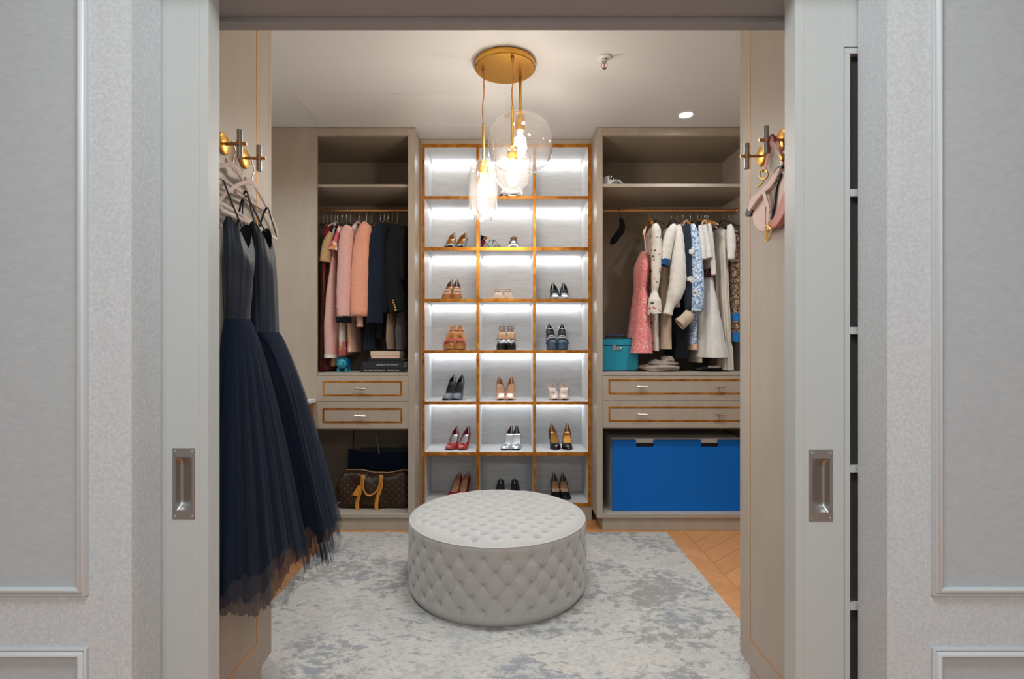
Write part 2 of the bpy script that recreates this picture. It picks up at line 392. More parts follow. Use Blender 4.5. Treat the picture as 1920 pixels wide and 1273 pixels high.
def door(side):
    s = -1 if side == 'left' else 1
    xl = PX(391, DW) if s < 0 else PX(1491, DW); y0, y1 = DW, DW+DT; zb, zt = .008, ZH+.03
    root = empty('door_1' if s < 0 else 'door_2', ((xl+s*.4), (y0+y1)/2, zb), 'grey sliding pocket door, %s leaf, with flush pull' % side, kind='structure')
    st = .1048                                                    # stile width
    if s < 0: hx0, hx1, hz0, hz1 = PX(324, DW), PX(366, DW), PZ(973, DW), PZ(840, DW)
    else: hx0, hx1, hz0, hz1 = PX(1517, DW), PX(1561, DW), PZ(977, DW), PZ(843, DW)
    a, b = sorted((xl, xl+s*st)); i0, i1, k0, k1 = hx0+.005, hx1-.005, hz0+.017, hz1-.017
    mb = MB()                                                     # leading stile with the mortice of the pull
    xs = [a, i0, i1, b]; zs = [zb, k0, k1, zt]; ny = 0
    vid = {}
    for i, x in enumerate(xs):
        for j, z in enumerate(zs): vid[i, j] = len(mb.v); mb.v.append((x, y0, z))
    for i in range(3):
        for j in range(3):
            if (i, j) != (1, 1): mb.f.append((vid[i, j], vid[i+1, j], vid[i+1, j+1], vid[i, j+1])); mb.m.append(0)
    q = len(mb.v); mb.v += [(i0, y0+.022, k0), (i1, y0+.022, k0), (i1, y0+.022, k1), (i0, y0+.022, k1)]
    h = [vid[1, 1], vid[2, 1], vid[2, 2], vid[1, 2]]
    for e in range(4): mb.f.append((h[e], h[(e+1) % 4], q+(e+1) % 4, q+e)); mb.m.append(0)
    mb.f.append((q, q+1, q+2, q+3)); mb.m.append(0)
    r = len(mb.v); mb.v += [(a, y1, zb), (b, y1, zb), (b, y1, zt), (a, y1, zt)]
    mb.f += [(r, r+1, r+2, r+3), (vid[0, 0], vid[1, 0], vid[2, 0], vid[3, 0], r+1, r), (vid[0, 3], vid[1, 3], vid[2, 3], vid[3, 3], r+2, r+3),
             (vid[0, 0], vid[0, 1], vid[0, 2], vid[0, 3], r+3, r), (vid[3, 0], vid[3, 1], vid[3, 2], vid[3, 3], r+2, r+1)]; mb.m += [0]*5
    mb.build('stile', MT['door'], root)
    # thin applied edge strip along the leading side
    e0, e1 = sorted((xl+s*.001, xl+s*.019))
    MB().box(e0, e1, y0-.0012, y0+.001, zb, zt).build('edge_strip', MT['door'], root, bevel=.0005)
    xi = xl+s*st; xo = xl+s*.80
    box('stile', MT['door'], xo-s*st, xo, y0, y1, zb, zt, root)
    zg1 = PZ(88, DW)
    box('top_rail', MT['door'], xi, xo-s*st, y0, y1, zg1, zt, root); box('bottom_rail', MT['door'], xi, xo-s*st, y0, y1, zb, .22, root)
    g = .0022; bw = .0118                                         # shadow gap, then the bead
    p0, p1 = xi+s*g, xo-s*st-s*g; zz0, zz1 = .22+g, zg1-g
    mb = MB(); u0, u1 = sorted((p0, p1))
    mb.box(u0, u1, y0, y1-.004, zz1-bw, zz1).box(u0, u1, y0, y1-.004, zz0, zz0+bw).box(u0, u0+bw, y0, y1-.004, zz0+bw, zz1-bw).box(u1-bw, u1, y0, y1-.004, zz0+bw, zz1-bw)
    mb.build('glazing_bead', MT['door'], root, bevel=.0006)
    lv = [zz0]+[z for z in (PZ(1139, DW), PZ(880, DW), PZ(620, DW), PZ(360.5, DW))]+[zz1]
    lv = sorted(lv)
    for a_, b_ in zip(lv, lv[1:]): box('pane', MT['darkglass'], u0+.002, u1-.002, y0+.014, y0+.02, a_+.001, b_-.001, root, 0)
    for z in lv[1:-1]: box('glazing_bar', MT['door'], u0+bw-.001, u1-bw+.001, y0+.003, y0+.0138, z-.0078, z+.0078, root, .0008)
    MB().box(min(xi, xo), max(xi, xo), y1-.003, y1-.001, .2, zg1+.02).build('door_back', MT['door'], root)
    flush_pull(root, hx0, hx1, hz0, hz1, s)
door('left'); door('right')

# ---- lamps of the room before the doors (above and behind the frame; the rear two are added fill)
for x, y, _e in ANTE_LAMPS:
    r = empty('ceiling_lamp', (x, y, CEIL-.05), 'unseen round white flush ceiling lamp lighting the room before the doors', 'ceiling lamp', 'ceiling lamps before the doors')
    MB().lathe([(.30, .05), (.30, 0), (.28, -.003), (.28, .05)], (x, y, CEIL-.05), 40, cap=False).build('lamp_rim', MT['white'], r, smooth=40)
    MB().lathe([(.001, .012), (.28, .012)], (x, y, CEIL-.05), 40, cap=False).build('lamp_diffuser', MT['antelamp'], r)
# ---- downlights: the first is in view, the rest are added fill
for i, (x, y, e) in enumerate(DOWNLIGHTS):
    r = empty('downlight', (x, y, CEIL-.004), 'white trim recessed downlight in the ceiling by the right wardrobe' if i == 0 else 'unseen recessed downlight added to fill the closet with light', 'downlight', 'closet downlights')
    MB().lathe([(.062, .0035), (.06, 0), (.047, -.0006), (.04, .0035)], (x, y, CEIL-.004), 32, cap=False).build('downlight_trim', MT['ceilpanel'], r, smooth=50)
    MB().lathe([(.0005, .003), (.0405, .003)], (x, y, CEIL-.004), 28, cap=False).build('downlight_lens', MT['down'], r)
# ---- ceiling access panel and sprinkler
x0, x1, y0, y1 = -1.24, -.02, 3.06, 3.50
ap = box('ceiling_access_panel', MT['ceilpanel'], x0, x1, y0, y1, CEIL-.004, CEIL-.0005, None, .0008); tag(ap, 'long flush access panel in the ceiling above the left wardrobe', 'access panel')
for nm, a in (('panel_frame', (x0-.012, x0-.003, y0-.012, y1+.012)), ('panel_frame', (x1+.003, x1+.012, y0-.012, y1+.012)), ('panel_frame', (x0-.003, x1+.003, y0-.012, y0-.003)), ('panel_frame', (x0-.003, x1+.003, y1+.003, y1+.012)), ('panel_joint', (x1-.05, x1-.047, y0, y1))):
    MB().box(*a, CEIL-.0052, CEIL-.0006).build(nm, MT['ceilpanel'], ap)
sx, sy = .483, 2.67
r = empty('fire_sprinkler', (sx, sy, CEIL-.06), 'small white and brass fire sprinkler on the ceiling', 'sprinkler')
MB().lathe([(.036, .06), (.036, .054), (.03, .05), (.014, .05)], (sx, sy, CEIL-.06), 28, cap=False).build('escutcheon', MT['ceilpanel'], r, smooth=40)
MB().lathe([(.012, .055), (.012, .036), (.007, .034), (.007, .03)], (sx, sy, CEIL-.06), 16).build('sprinkler_body', MT['chrome'], r, smooth=40)
for s in (-1, 1): MB().tube(catmull([(sx+s*.008, sy, CEIL-.026), (sx+s*.015, sy, CEIL-.037), (sx+s*.013, sy, CEIL-.048), (sx, sy, CEIL-.055)], 4), .0022, 6).build('frame_arm', MT['chrome'], r, smooth=60)
MB().lathe([(.0025, .004), (.0025, .03)], (sx, sy, CEIL-.056), 8).build('glass_bulb', plain('sprinkler_bulb', (190, 70, 30), .2), r, smooth=60)
MB().lathe([(.011, 0), (.011, .0015)], (sx, sy, CEIL-.0575), 16).build('deflector', MT['chrome'], r, smooth=40)

# ================================================================ wardrobes flanking the doorway
def front_cabinet(s):
    xa = s*.88 if s < 0 else .857; xo = s*1.855; y0, y1 = WB+.002, 1.96; zb = .105
    side = 'left' if s < 0 else 'right'
    r = empty('tall_cabinet', ((xa+xo)/2, (y0+y1)/2, 0), ('tall taupe cabinet with bright gold inlay line beside the navy dresses' if s < 0 else 'tall taupe cabinet with thin gold inlay line behind the pink saddle bag'), 'cabinet')
    box('body', MT['taupe'], xa, xo, y0, y1-.022, zb, CEIL-.002, r)
    box('front_door', MT['taupe'], xa+s*.001, xo, y1-.02, y1, zb+.001, CEIL-.004, r)
    box('plinth', MT['taupe'], xa+s*.002, xo, y0, y1-.075, 0, zb-.003, r)
    # brass line let into the flank
    iw = .0065 if s < 0 else .0048; ya, yb, za, zc = y0+.10, 1.846+(0 if s < 0 else .03), .20, 2.56
    xf = xa-s*.0007; mb = MB()
    for q in ((ya, yb, za, za+iw), (ya, yb, zc-iw, zc), (ya, ya+iw, za+iw, zc-iw), (yb-iw, yb, za+iw, zc-iw)): mb.box(xf, xa+s*.002, q[0], q[1], q[2], q[3])
    mb.build('gold_inlay', MT['inlay'], r, bevel=.0002)
    return r
front_cabinet(-1); front_cabinet(1)
# floating vanity along the left wall
vy0, vy1 = 1.97, 3.525; vz = PZ(748.5, 3.5)
r = empty('floating_vanity', (-1.58, 2.75, vz-.16), 'floating vanity with white top and gold front, behind the tulle dresses', 'vanity')
box('worktop', MT['white'], -1.858, -1.285, vy0, vy1, vz-.022, vz, r, .002)
box('carcass', MT['taupe'], -1.858, -1.325, vy0, vy1, vz-.16, vz-.0225, r)
for k in range(3):
    ya, yb = vy0+.004+k*(vy1-vy0)/3, vy0-.004+(k+1)*(vy1-vy0)/3
    f = box('drawer', MT['trimgold'], -1.3245, -1.306, ya, yb, vz-.155, vz-.026, r)
    MB().tube([(-1.295, (ya+yb)/2-.05, vz-.09), (-1.295, (ya+yb)/2+.05, vz-.09)], .005, 10).box(-1.306, -1.295, (ya+yb)/2-.004, (ya+yb)/2+.004, vz-.094, vz-.086).build('handle', MT['nickel'], f, smooth=50)

# ================================================================ far wardrobes and the shoe tower
FD, TD, BD = 3.53, 3.73, 4.07
def T(x): return PX(x, FD)
def Z(y): return PZ(y, FD)
ROD_Y, ROD_Z = 3.80, PZ(395, 3.80)
HZ = 1.0574                                             # floor of the hanging space
def t_handle(par, x, z, y):
    MB().tube([(x-.035, y-.026, z+.002), (x+.035, y-.026, z-.002)], .0062, 12).build('handle', MT['nickel'], par, smooth=50)
    MB().tube([(x, y-.026, z), (x, y+.001, z)], [.005, .0042], 10).lathe([(.009, -.0035), (.009, 0)], (x, y, z), 16, axis='y').build('handle_post', MT['bronze'], par, smooth=50)
def drawer(par, x0, x1, z0, z1, ix, iz, handles, nm='drawer'):
    f = MB().box(x0+.0015, x1-.0015, FD+.002, FD+.45, z0+.0012, z1-.0012).build(nm, MT['taupe'], par, bevel=.001)
    a, b = ix; c, d = iz; w_ = .0125; mb = MB(); y0, y1 = FD+.0008, FD+.004
    mb.box(a, b, y0, y1, c, c+w_).box(a, b, y0, y1, d-w_, d).box(a, a+w_, y0, y1, c+w_, d-w_).box(b-w_, b, y0, y1, c+w_, d-w_)
    mb.build('gold_inlay', MT['trimgold'], f, bevel=.0004)
    for x in handles: t_handle(f, x, (c+d)/2+.001, FD+.002)
    return f
def wardrobe(name, xi0, xi1, xo0, xo1, shelf, label, inl, hnd, zi, dz, xd0=None, fy=.012):
    """xi: clear opening, xo: outer faces"""
    r = empty(name, ((xo0+xo1)/2, 3.8, 0), label, 'wardrobe')
    top = Z(254); xd0 = xi0 if xd0 is None else xd0
    box('side_panel', MT['taupe'], xo0, xi0, FD+(.0237 if fy > .02 else 0), BD, .0876, CEIL-.003, r); box('side_panel', MT['taupe'], xi1, xo1, FD, BD, .0876, CEIL-.003, r)
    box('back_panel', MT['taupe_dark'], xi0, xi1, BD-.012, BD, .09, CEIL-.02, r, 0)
    box('fascia', MT['taupe'], xd0+.0005, xi1, FD, FD+.022, top, CEIL-.003, r)
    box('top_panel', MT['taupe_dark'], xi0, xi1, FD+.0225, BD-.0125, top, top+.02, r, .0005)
    box('shelf', MT['taupe'], xi0+.0005, xi1-.0005, FD+fy, BD-.0125, shelf[1], shelf[0], r)
    box('wardrobe_floor', MT['taupe'], xi0+.0003, xi1-.0003, FD+max(.001, fy-.011), BD-.0125, HZ-.018, HZ, r)
    z = HZ-.019
    for k in range(2): drawer(r, xd0, xi1, dz[k+1], dz[k] if k else z, inl, zi[k], hnd)
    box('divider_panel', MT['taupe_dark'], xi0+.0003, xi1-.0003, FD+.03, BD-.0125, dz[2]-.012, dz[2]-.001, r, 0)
    box('bottom_panel', MT['taupe'], xi0, xi1, FD+(.024 if fy > .02 else 0), BD-.0125, .0876, .1126, r)
    if fy > .02: box('bottom_rail', MT['taupe'], xd0+.0005, xi1, FD, FD+.0238, .0876, .1126, r)
    box('plinth', MT['taupe'], max(xo0+.003, xd0+.0005), xo1-.003, FD+.012, BD-.02, 0, .0874, r)
    rod = MB().tube([(xi0+.001, ROD_Y, ROD_Z), (xi1-.001, ROD_Y, ROD_Z)], .0135, 20).build('hanging_rod', MT['bronze'], r, smooth=60)
    for x, s in ((xi0, 1), (xi1, -1)): MB().lathe([(.024, 0), (.024, s*.006), (.017, s*.012), (.0136, s*.012)], (x+s*.0005, ROD_Y, ROD_Z), 24, axis='x', cap=False).build('rod_flange', MT['bronze'], rod, smooth=50)
    return r
LX0, LX1 = T(594), T(765)
wl = wardrobe('open_wardrobe', -1.49, LX1, -1.51, T(778), (Z(343.5), Z(348.8)), 'taupe open wardrobe with pink and navy jackets, one handle per drawer', (T(604.5), T(754)), (T(677),), [(Z(743), Z(714)), (Z(793.6), Z(765))], [HZ, Z(752.6), Z(804)], LX0, .024)
box('filler_panel', MT['taupe'], -1.857, LX0, FD, FD+.0235, 0, CEIL-.003, wl)
RX0, RX1 = T(1130), 1.640
wr = wardrobe('open_wardrobe', RX0, RX1, T(1119), 1.68, (Z(343.5), Z(349.5)), 'wide taupe open wardrobe with pale dresses, two handles per drawer', (T(1141), 1.60), (T(1203), T(1349)), [(Z(739.5), Z(711)), (Z(791), Z(762))], [HZ, Z(750.5), Z(802)])
box('filler_panel', MT['taupe'], 1.6805, 1.857, FD, FD+.03, 0, CEIL-.003, wr)
# ---- shoe tower
def TX(x): return PX(x, TD)
def TZ(y): return PZ(y, TD)
TB = 4.06
tx0, tx1 = T(778)+.0015, T(1119)-.0015
tw = empty('shoe_shelf_tower', ((tx0+tx1)/2, 3.9, 0), 'gold-edged shoe display tower with lit compartments between the wardrobes', 'shelving')
cols = [(TX(791), TX(796.5)), (TX(893), TX(899)), (TX(999.5), TX(1005)), (TX(1102.5), TX(1108))]
rowz = [TZ(y) for y in (273, 370.5, 466.5, 563.2, 659.3, 755.5, 851, 946)]; ht = .0115
box('fascia', MT['taupe'], tx0, tx1, TD+.004, TD+.03, rowz[0]+ht, CEIL-.003, tw); box('plinth', MT['taupe'], tx0, tx1, TD+.004, TD+.03, 0, rowz[-1]-ht, tw)
box('side_panel', MT['taupe'], tx0, cols[0][0]-.0005, TD+.002, TB, rowz[-1]-ht, rowz[0]+ht, tw); box('side_panel', MT['taupe'], cols[3][1]+.0005, tx1, TD+.002, TB, rowz[-1]-ht, rowz[0]+ht, tw)
box('back_panel', MT['grass'], cols[0][0], cols[3][1], TB-.01, TB+.012, rowz[-1]-ht, rowz[0]+ht, tw, 0)
inner = MT['shelfwhite']
for i, (a, b) in enumerate(cols):
    box('upright', inner, a, b, TD+.0045, TB-.0102, rowz[-1]-ht, rowz[0]+ht, tw, 0)
    box('gold_edge', MT['trimgold'], a, b, TD-.003, TD+.0044, rowz[-1]-ht, rowz[0]+ht, tw, .0007)
for j, z in enumerate(rowz):
    for i in range(3):
        a, b = cols[i][1]+.0002, cols[i+1][0]-.0002
        box('shelf', inner, a, b, TD+.0045, TB-.0102, z-ht+.001, z+ht-.001, tw, 0)
        box('gold_edge', MT['trimgold'], a, b, TD-.0022, TD+.0044, z-ht, z+ht, tw, .0007)
        if j < 6:    # slim LED strip let into the underside of the shelf, against the back panel
            y0, y1, zb = TB-.034, TB-.0145, z-ht+.001
            c = MB().box(a+.012, b-.012, y0, y1, zb-.010, zb-.0025).build('led_strip', MT['led'], tw)
            MB().box(a+.004, b-.004, y0-.001, y1+.001, zb-.0025, zb+.0002).box(a+.004, a+.0115, y0-.001, y1+.001, zb-.011, zb-.0025).box(b-.0115, b-.004, y0-.001, y1+.001, zb-.011, zb-.0025).build('led_profile', MT['white'], c)
SHELF = [z+ht-.001 for z in rowz[1:]]      # standing height of each row of compartments
# ================================================================ rug and ottoman
rug = MB().box(-1.146, 1.042, 1.905, 3.486, .0005, .009).build('area_rug', MT['rug'], bevel=.003)
tag(rug, 'distressed grey and cream area rug under the tufted ottoman', 'rug')
def ottoman():
    oc = Vector((-.058, 2.742, .009)); R = .452; HT = .356
    r = empty('tufted_ottoman', oc, 'round light grey button-tufted ottoman on the rug', 'ottoman')
    ox, oy, oz = oc
    NB, dz0 = 26, .057
    rowsz = [HT-.056-k*dz0 for k in range(5)]
    def side_disp(a, z):
        # tuft relief on the flank: dimples at staggered buttons, fold valleys along the diamond lines
        u = a/(2*pi)*NB; v = (rowsz[0]-z)/dz0
        d = 0
        k0 = round(v); best = 9
        for k in (k0-1, k0, k0+1):
            if 0 <= k <= 4:
                off = .5*(k % 2); du = (u-off)-round(u-off); dv = v-k
                best = min(best, (du*1.9)**2+dv*dv)
        if best < 9: d -= .010*math.exp(-best/.04)+.006*math.exp(-best/.20)
        if -.02 < v < 4.02:
            p, q = u+v*.5, u-v*.5
            fp, fq = abs(p-round(p)), abs(q-round(q))
            d -= .0024*(math.exp(-(fp/.034)**2)+math.exp(-(fq/.034)**2))
            d += .0012*(1-math.exp(-(min(fp, fq)/.3)**2))
        else:
            off = 0 if v < 0 else .5*(4 % 2)
            fu = abs((u-off)-round(u-off)); d -= .0034*math.exp(-(fu/.034)**2)
            d += .0016*(1-math.exp(-(fu/.3)**2))
        return d
    NA = 780; rings = []
    zl = [i/96*HT for i in range(97)]
    for z in zl:
        base = R - (.022*((.045-z)/.045)**2 if z < .045 else 0) + .004*sin(pi*z/HT)
        if z > HT-.02: base -= .004*((z-HT+.02)/.02)**2
        ring = []
        for k in range(NA):
            a = 2*pi*k/NA
            rr = base+side_disp(a, z)*min(1, (HT-z)/.012+.1)*min(1, z/.03+.05)
            ring.append((ox+rr*cos(a), oy+rr*sin(a), oz+z))
        rings.append(ring)
    side = MB().loft(rings, cap=False).build('side_cover', MT['ottoman'], r, smooth=180)
    # top: staggered buttons in a lattice with diagonal folds
    sx, sy = .094, .053; th = radians(7)
    def top_h(x, y):
        rad = hypot(x, y); e = R-.008-rad
        h = .024*(1-math.exp(-max(e, 0)/.03)) + .006*(1-(rad/R)**2)
        xr, yr = x*cos(th)+y*sin(th), -x*sin(th)+y*cos(th)
        u, v = xr/sx, yr/sy
        k0 = round(v); best = 9
        for k in (k0-1, k0, k0+1):
            off = .5*(k % 2); m = round(u-off)
            bx, by = (m+off)*sx, k*sy
            if hypot(bx, by) < R-.055:
                best = min(best, ((xr-bx)/sx*1.8)**2+((yr-by)/sy)**2)
        f = max(0, min(1, (R-.035-rad)/.03))
        p, q = u+v*.5, u-v*.5; fp, fq = abs(p-round(p)), abs(q-round(q))
        h -= f*.0035*(math.exp(-(fp/.06)**2)+math.exp(-(fq/.06)**2))
        h += f*.003*(1-math.exp(-(min(fp, fq)/.3)**2))
        if best < 9: h -= .024*math.exp(-best/.045)+.013*math.exp(-best/.2)
        return h
    rings = []; NR = 110
    for i in range(NR+1):
        rad = (R-.004)*(1-(i/NR))**.9 if i < NR else .0008
        rings.append([(ox+rad*cos(2*pi*k/400), oy+rad*sin(2*pi*k/400), oz+HT+top_h(rad*cos(2*pi*k/400), rad*sin(2*pi*k/400))) for k in range(400)])
    MB().loft(rings, cap=False).build('top_cover', MT['ottoman'], r, smooth=180)
    MB().tube([(ox+(R-.001)*cos(2*pi*k/160), oy+(R-.001)*sin(2*pi*k/160), oz+HT) for k in range(160)], .0014, 6, closed=True).build('piping', MT['ottoman'], r, smooth=180)
    MB().lathe([(.001, 0), (R-.04, 0), (R-.03, .012)], oc, 60, cap=False).build('base', MT['black'], r, smooth=40)
    tb = None
    for k in range(-10, 11):
        for m in range(-8, 9):
            bx, by = (m+.5*(k % 2))*sx, k*sy
            if hypot(bx, by) >= R-.055: continue
            x, y = bx*cos(th)-by*sin(th), bx*sin(th)+by*cos(th)
            z = top_h(x, y)+HT
            if tb is None: tb = MB().lathe([(.0066, -.002), (.0066, .0002), (.004, .0016), (.0004, .002)], (0, 0, 0), 10, cap=False).build('button', MT['ottoman'], r, smooth=180, local=True)
            else: tb = share(tb, 'button', (0, 0, 0), r)
            tb.location = (x, y, z)
    sb = None
    for k in range(5):
        for m in range(NB):
            a = (m+.5*(k % 2))/NB*2*pi
            if sin(a) > .25: continue                 # the far side is hidden
            z = rowsz[k]; rr = R+side_disp(a, z)+.003
            if sb is None: sb = MB().lathe([(.0066, -.002), (.0066, .0002), (.004, .0016), (.0004, .002)], (0, 0, 0), 10, cap=False).build('button', MT['ottoman'], r, smooth=180, local=True)
            else: sb = share(sb, 'button', (0, 0, 0), r)
            sb.location = (rr*cos(a), rr*sin(a), z); sb.rotation_euler = (0, pi/2, a)
ottoman()

# ================================================================ pendant cluster
def pendant():
    cx, cy = PX(947, 2.725), 2.725; zb = 2.667
    r = empty('pendant_cluster', (cx, cy, CEIL), 'three-globe clear glass pendant light on a gold ceiling plate', 'pendant lamp')
    MB().lathe([(.001, CEIL-.001), (.15, CEIL-.001), (.156, CEIL-.004), (.156, zb+.004), (.152, zb), (.001, zb)], (cx, cy, 0), 64, cap=False).build('ceiling_plate', MT['pbrass'], r, smooth=40)
    for a in (1.9, 5.0): MB().lathe([(.0045, 0), (.0045, .006)], (cx+.153*cos(a), cy+.153*sin(a)-.003, zb+.018), 10, axis='y').build('screw', MT['pbrass'], r, smooth=40)
    spec = [  # x px, depth, glass profile px (half width, y), socket y, bulb (y0,y1,r px), rigid rod top y
        (906, 2.729, [(9, 302), (14, 303), (20, 307), (25, 314), (26.8, 325), (27, 345), (26.8, 380), (25.5, 391), (21, 400), (17, 404), (16.5, 408), (17.2, 411)], (303, 325), (327, 384, 9.5), 231),
        (961, 2.607, [(9, 277), (16, 278), (25, 282), (31.5, 290), (34, 302), (34.5, 318), (33, 334), (28, 345), (21, 351), (18.5, 354), (19, 358), (20.5, 361)], (277, 300), (304, 349, 11.5), 199),
        (975.5, 2.81, [(9, 216.5), (22, 217.5), (38, 222), (50, 231), (57.5, 244), (61, 262), (61.3, 282), (58, 297), (50, 309), (38, 317), (27, 321), (25, 324)], (222, 246), (249, 293, 12), 150)]
    lows = []
    for x, d, prof, so, bu, rod in spec:
        X = PX(x, d); s = d/F
        g = MB().lathe([(w_*s, PZ(y, d)) for w_, y in [(tuple(map(float, v))) for v in prof]], (X, d, 0), 48, cap=False).build('glass_shade', MT['glass'], r, smooth=180, sub=1)
        w_, y = prof[-1]
        MB().tube([(X+w_*s*cos(2*pi*k/40), d+w_*s*sin(2*pi*k/40), PZ(y, d)) for k in range(40)], .0016, 6, closed=True).build('glass_rim', MT['glass'], g, smooth=180)
        zt, zl = PZ(so[0], d), PZ(so[1], d)
        MB().lathe([(.010, zt+.004), (.0225, zt+.003), (.025, zt-.002), (.025, zl+.012), (.022, zl+.008), (.022, zl), (.001, zl)], (X, d, 0), 28, cap=False).build('socket', MT['pbrass'], r, smooth=40)
        h0, h1, br = PZ(bu[1], d), PZ(bu[0], d), bu[2]*s; L = h1-h0
        MB().lathe([(.0005, h0), (br*.45, h0+L*.03), (br*.8, h0+L*.14), (br, h0+L*.33), (br*.97, h0+L*.5), (br*.72, h0+L*.75), (.011, h0+L*.93), (.011, zl+.001)], (X, d, 0), 20, cap=False).build('bulb', MT['bulb'], r, smooth=180)
        zr = PZ(rod, d)
        rr = .0058 if d < 2.75 else .008
        MB().tube([(X, d, zr), (X, d, zt+.002)], rr, 12).build('pendant_rod', MT['pbrass'], r, smooth=60)
        if zr < zb-.02: MB().tube(catmull([(X, d, zb), (X+.004, d, lerp(zb, zr, .4)), (X-.003, d, lerp(zb, zr, .7)), (X, d, zr)], 5), .0032, 8).build('cord', MT['trimgold'], r, smooth=60)
        MB().lathe([(.0065, zb-.024), (.0075, zb-.02), (.0085, zb)], (X, d, 0), 12).build('cord_grip', MT['bronze'], r, smooth=50)
pendant()

# ================================================================ wall hooks with dresses and bag
def wall_hook(x, y, z, s, label):
    r = empty('coat_hook', (x, y, z), label, 'hook')
    MB().lathe([(.0005, s*.0075), (.030, s*.0075), (.0335, s*.005), (.034, 0), (.0005, 0)], (x, y, z), 40, axis='x', cap=False).build('hook_plate', MT['pbrass'], r, smooth=40)
    MB().tube([(x+s*.006, y, z), (x+s*.074, y, z)], .0048, 12).build('hook_post', MT['bronze'], r, smooth=50)
    xb = x+s*.052
    MB().tube([(xb, y, z-.0425), (xb, y, z+.0425)], .0085, 18).build('hook_bar', MT['steel'], r, smooth=50)
    MB().lathe([(.0105, -.006), (.0105, .006)], (xb, y, z), 18).build('hook_collar', MT['bronze'], r, smooth=50)
    return r
XLc, XRc = -.88, .857
wall_hook(XLc, 1.625, 1.866, 1, 'gold and steel coat hook holding the dress nearest the sliding door')
wall_hook(XLc, 1.752, 1.866, 1, 'gold and steel coat hook nearest the gold inlay, behind the hanging dresses')
wall_hook(XRc, 1.652, 1.888, -1, 'gold and steel coat hook carrying the strap of the saddle bag')
wall_hook(XRc, 1.785, 1.885, -1, 'empty gold and steel coat hook beside the saddle bag')

def blush_hanger(top, dirv, half, zneck, label):
    """slim velvet hanger in the vertical plane through top along dirv (horizontal unit vector)"""
    r = empty('clothes_hanger', (top[0], top[1], zneck-.14), label, 'hanger', 'blush velvet hangers')
    d = Vector((dirv[0], dirv[1], 0)).normalized(); c = Vector((top[0], top[1], zneck))
    up = Vector((0, 0, 1))
    hk = [c-up*.012, c+up*.015, c+up*.030+d*.004, c+up*.042+d*.014, c+up*.056+d*.016, c+up*.068+d*.004, Vector((top[0], top[1], top[2]))+d*-.012+up*.0, c+up*.058-d*.022]
    MB().tube(catmull(hk[:7], 5), .0021, 8).build('hanger_hook', MT['nickel'], r, smooth=60)
    pts = [c+d*(-half)-up*.118, c+d*(-half*.86)-up*.088, c+d*(-half*.5)-up*.038, c+d*(-half*.2)-up*.008, c, c+d*(half*.2)-up*.008, c+d*(half*.5)-up*.038, c+d*(half*.86)-up*.088, c+d*half-up*.118,
           c+d*(half*.97)-up*.136, c+d*(half*.9)-up*.14, c-up*.134, c+d*(-half*.9)-up*.14, c+d*(-half*.97)-up*.136]
    loop = catmull(pts+[pts[0]], 4)[:-1]
    MB().tube(loop, .0068, 8, closed=True, flat=((d.y, -d.x, 0), .55)).build('hanger_frame', MT['blush_h'], r, smooth=60)
    MB().tube(catmull([c-d*.05-up*.006+up*.004, c+up*.004-up*.001, c+d*.05-up*.006+up*.004], 5), .011, 8, flat=((d.y, -d.x, 0), .4)).build('hanger_neck', MT['blush_h'], r, smooth=60)
    # strap bar under the shoulders
    MB().tube([c+d*(-half*.55)-up*.062, c+d*(half*.55)-up*.062], .0058, 8).build('hanger_bar', MT['blush_h'], r, smooth=60)
    return c, d
t = NT('navy_satin'); n = t.noise(18, 3, .5, t.map((1, 1, .12))); t.color(t.ramp(n, [(.3, (18, 24, 36)), (.7, (25, 32, 46))])).set(rough=.5, sheen=.06, sheenr=.4, spec=.35); MT['navysatin'] = t.m
t = NT('navy_lining'); t.color((7, 9, 14)).set(rough=.9, sheen=.0); MT['navyline'] = t.m
def tulle(name, c, op):
    t = NT(name); n = t.noise(60, 2, .5, t.map((1, 1, .05)))
    t.color(c).set(rough=.9, sheen=.06, sheenr=.5, spec=.1, alpha=t.math('ADD', t.math('MULTIPLY', n, .35), op-.18)); return t.m
MT['tulle1'] = tulle('navy_tulle', (14, 21, 34), .6); MT['tulle2'] = tulle('navy_tulle_outer', (28, 39, 57), .34)
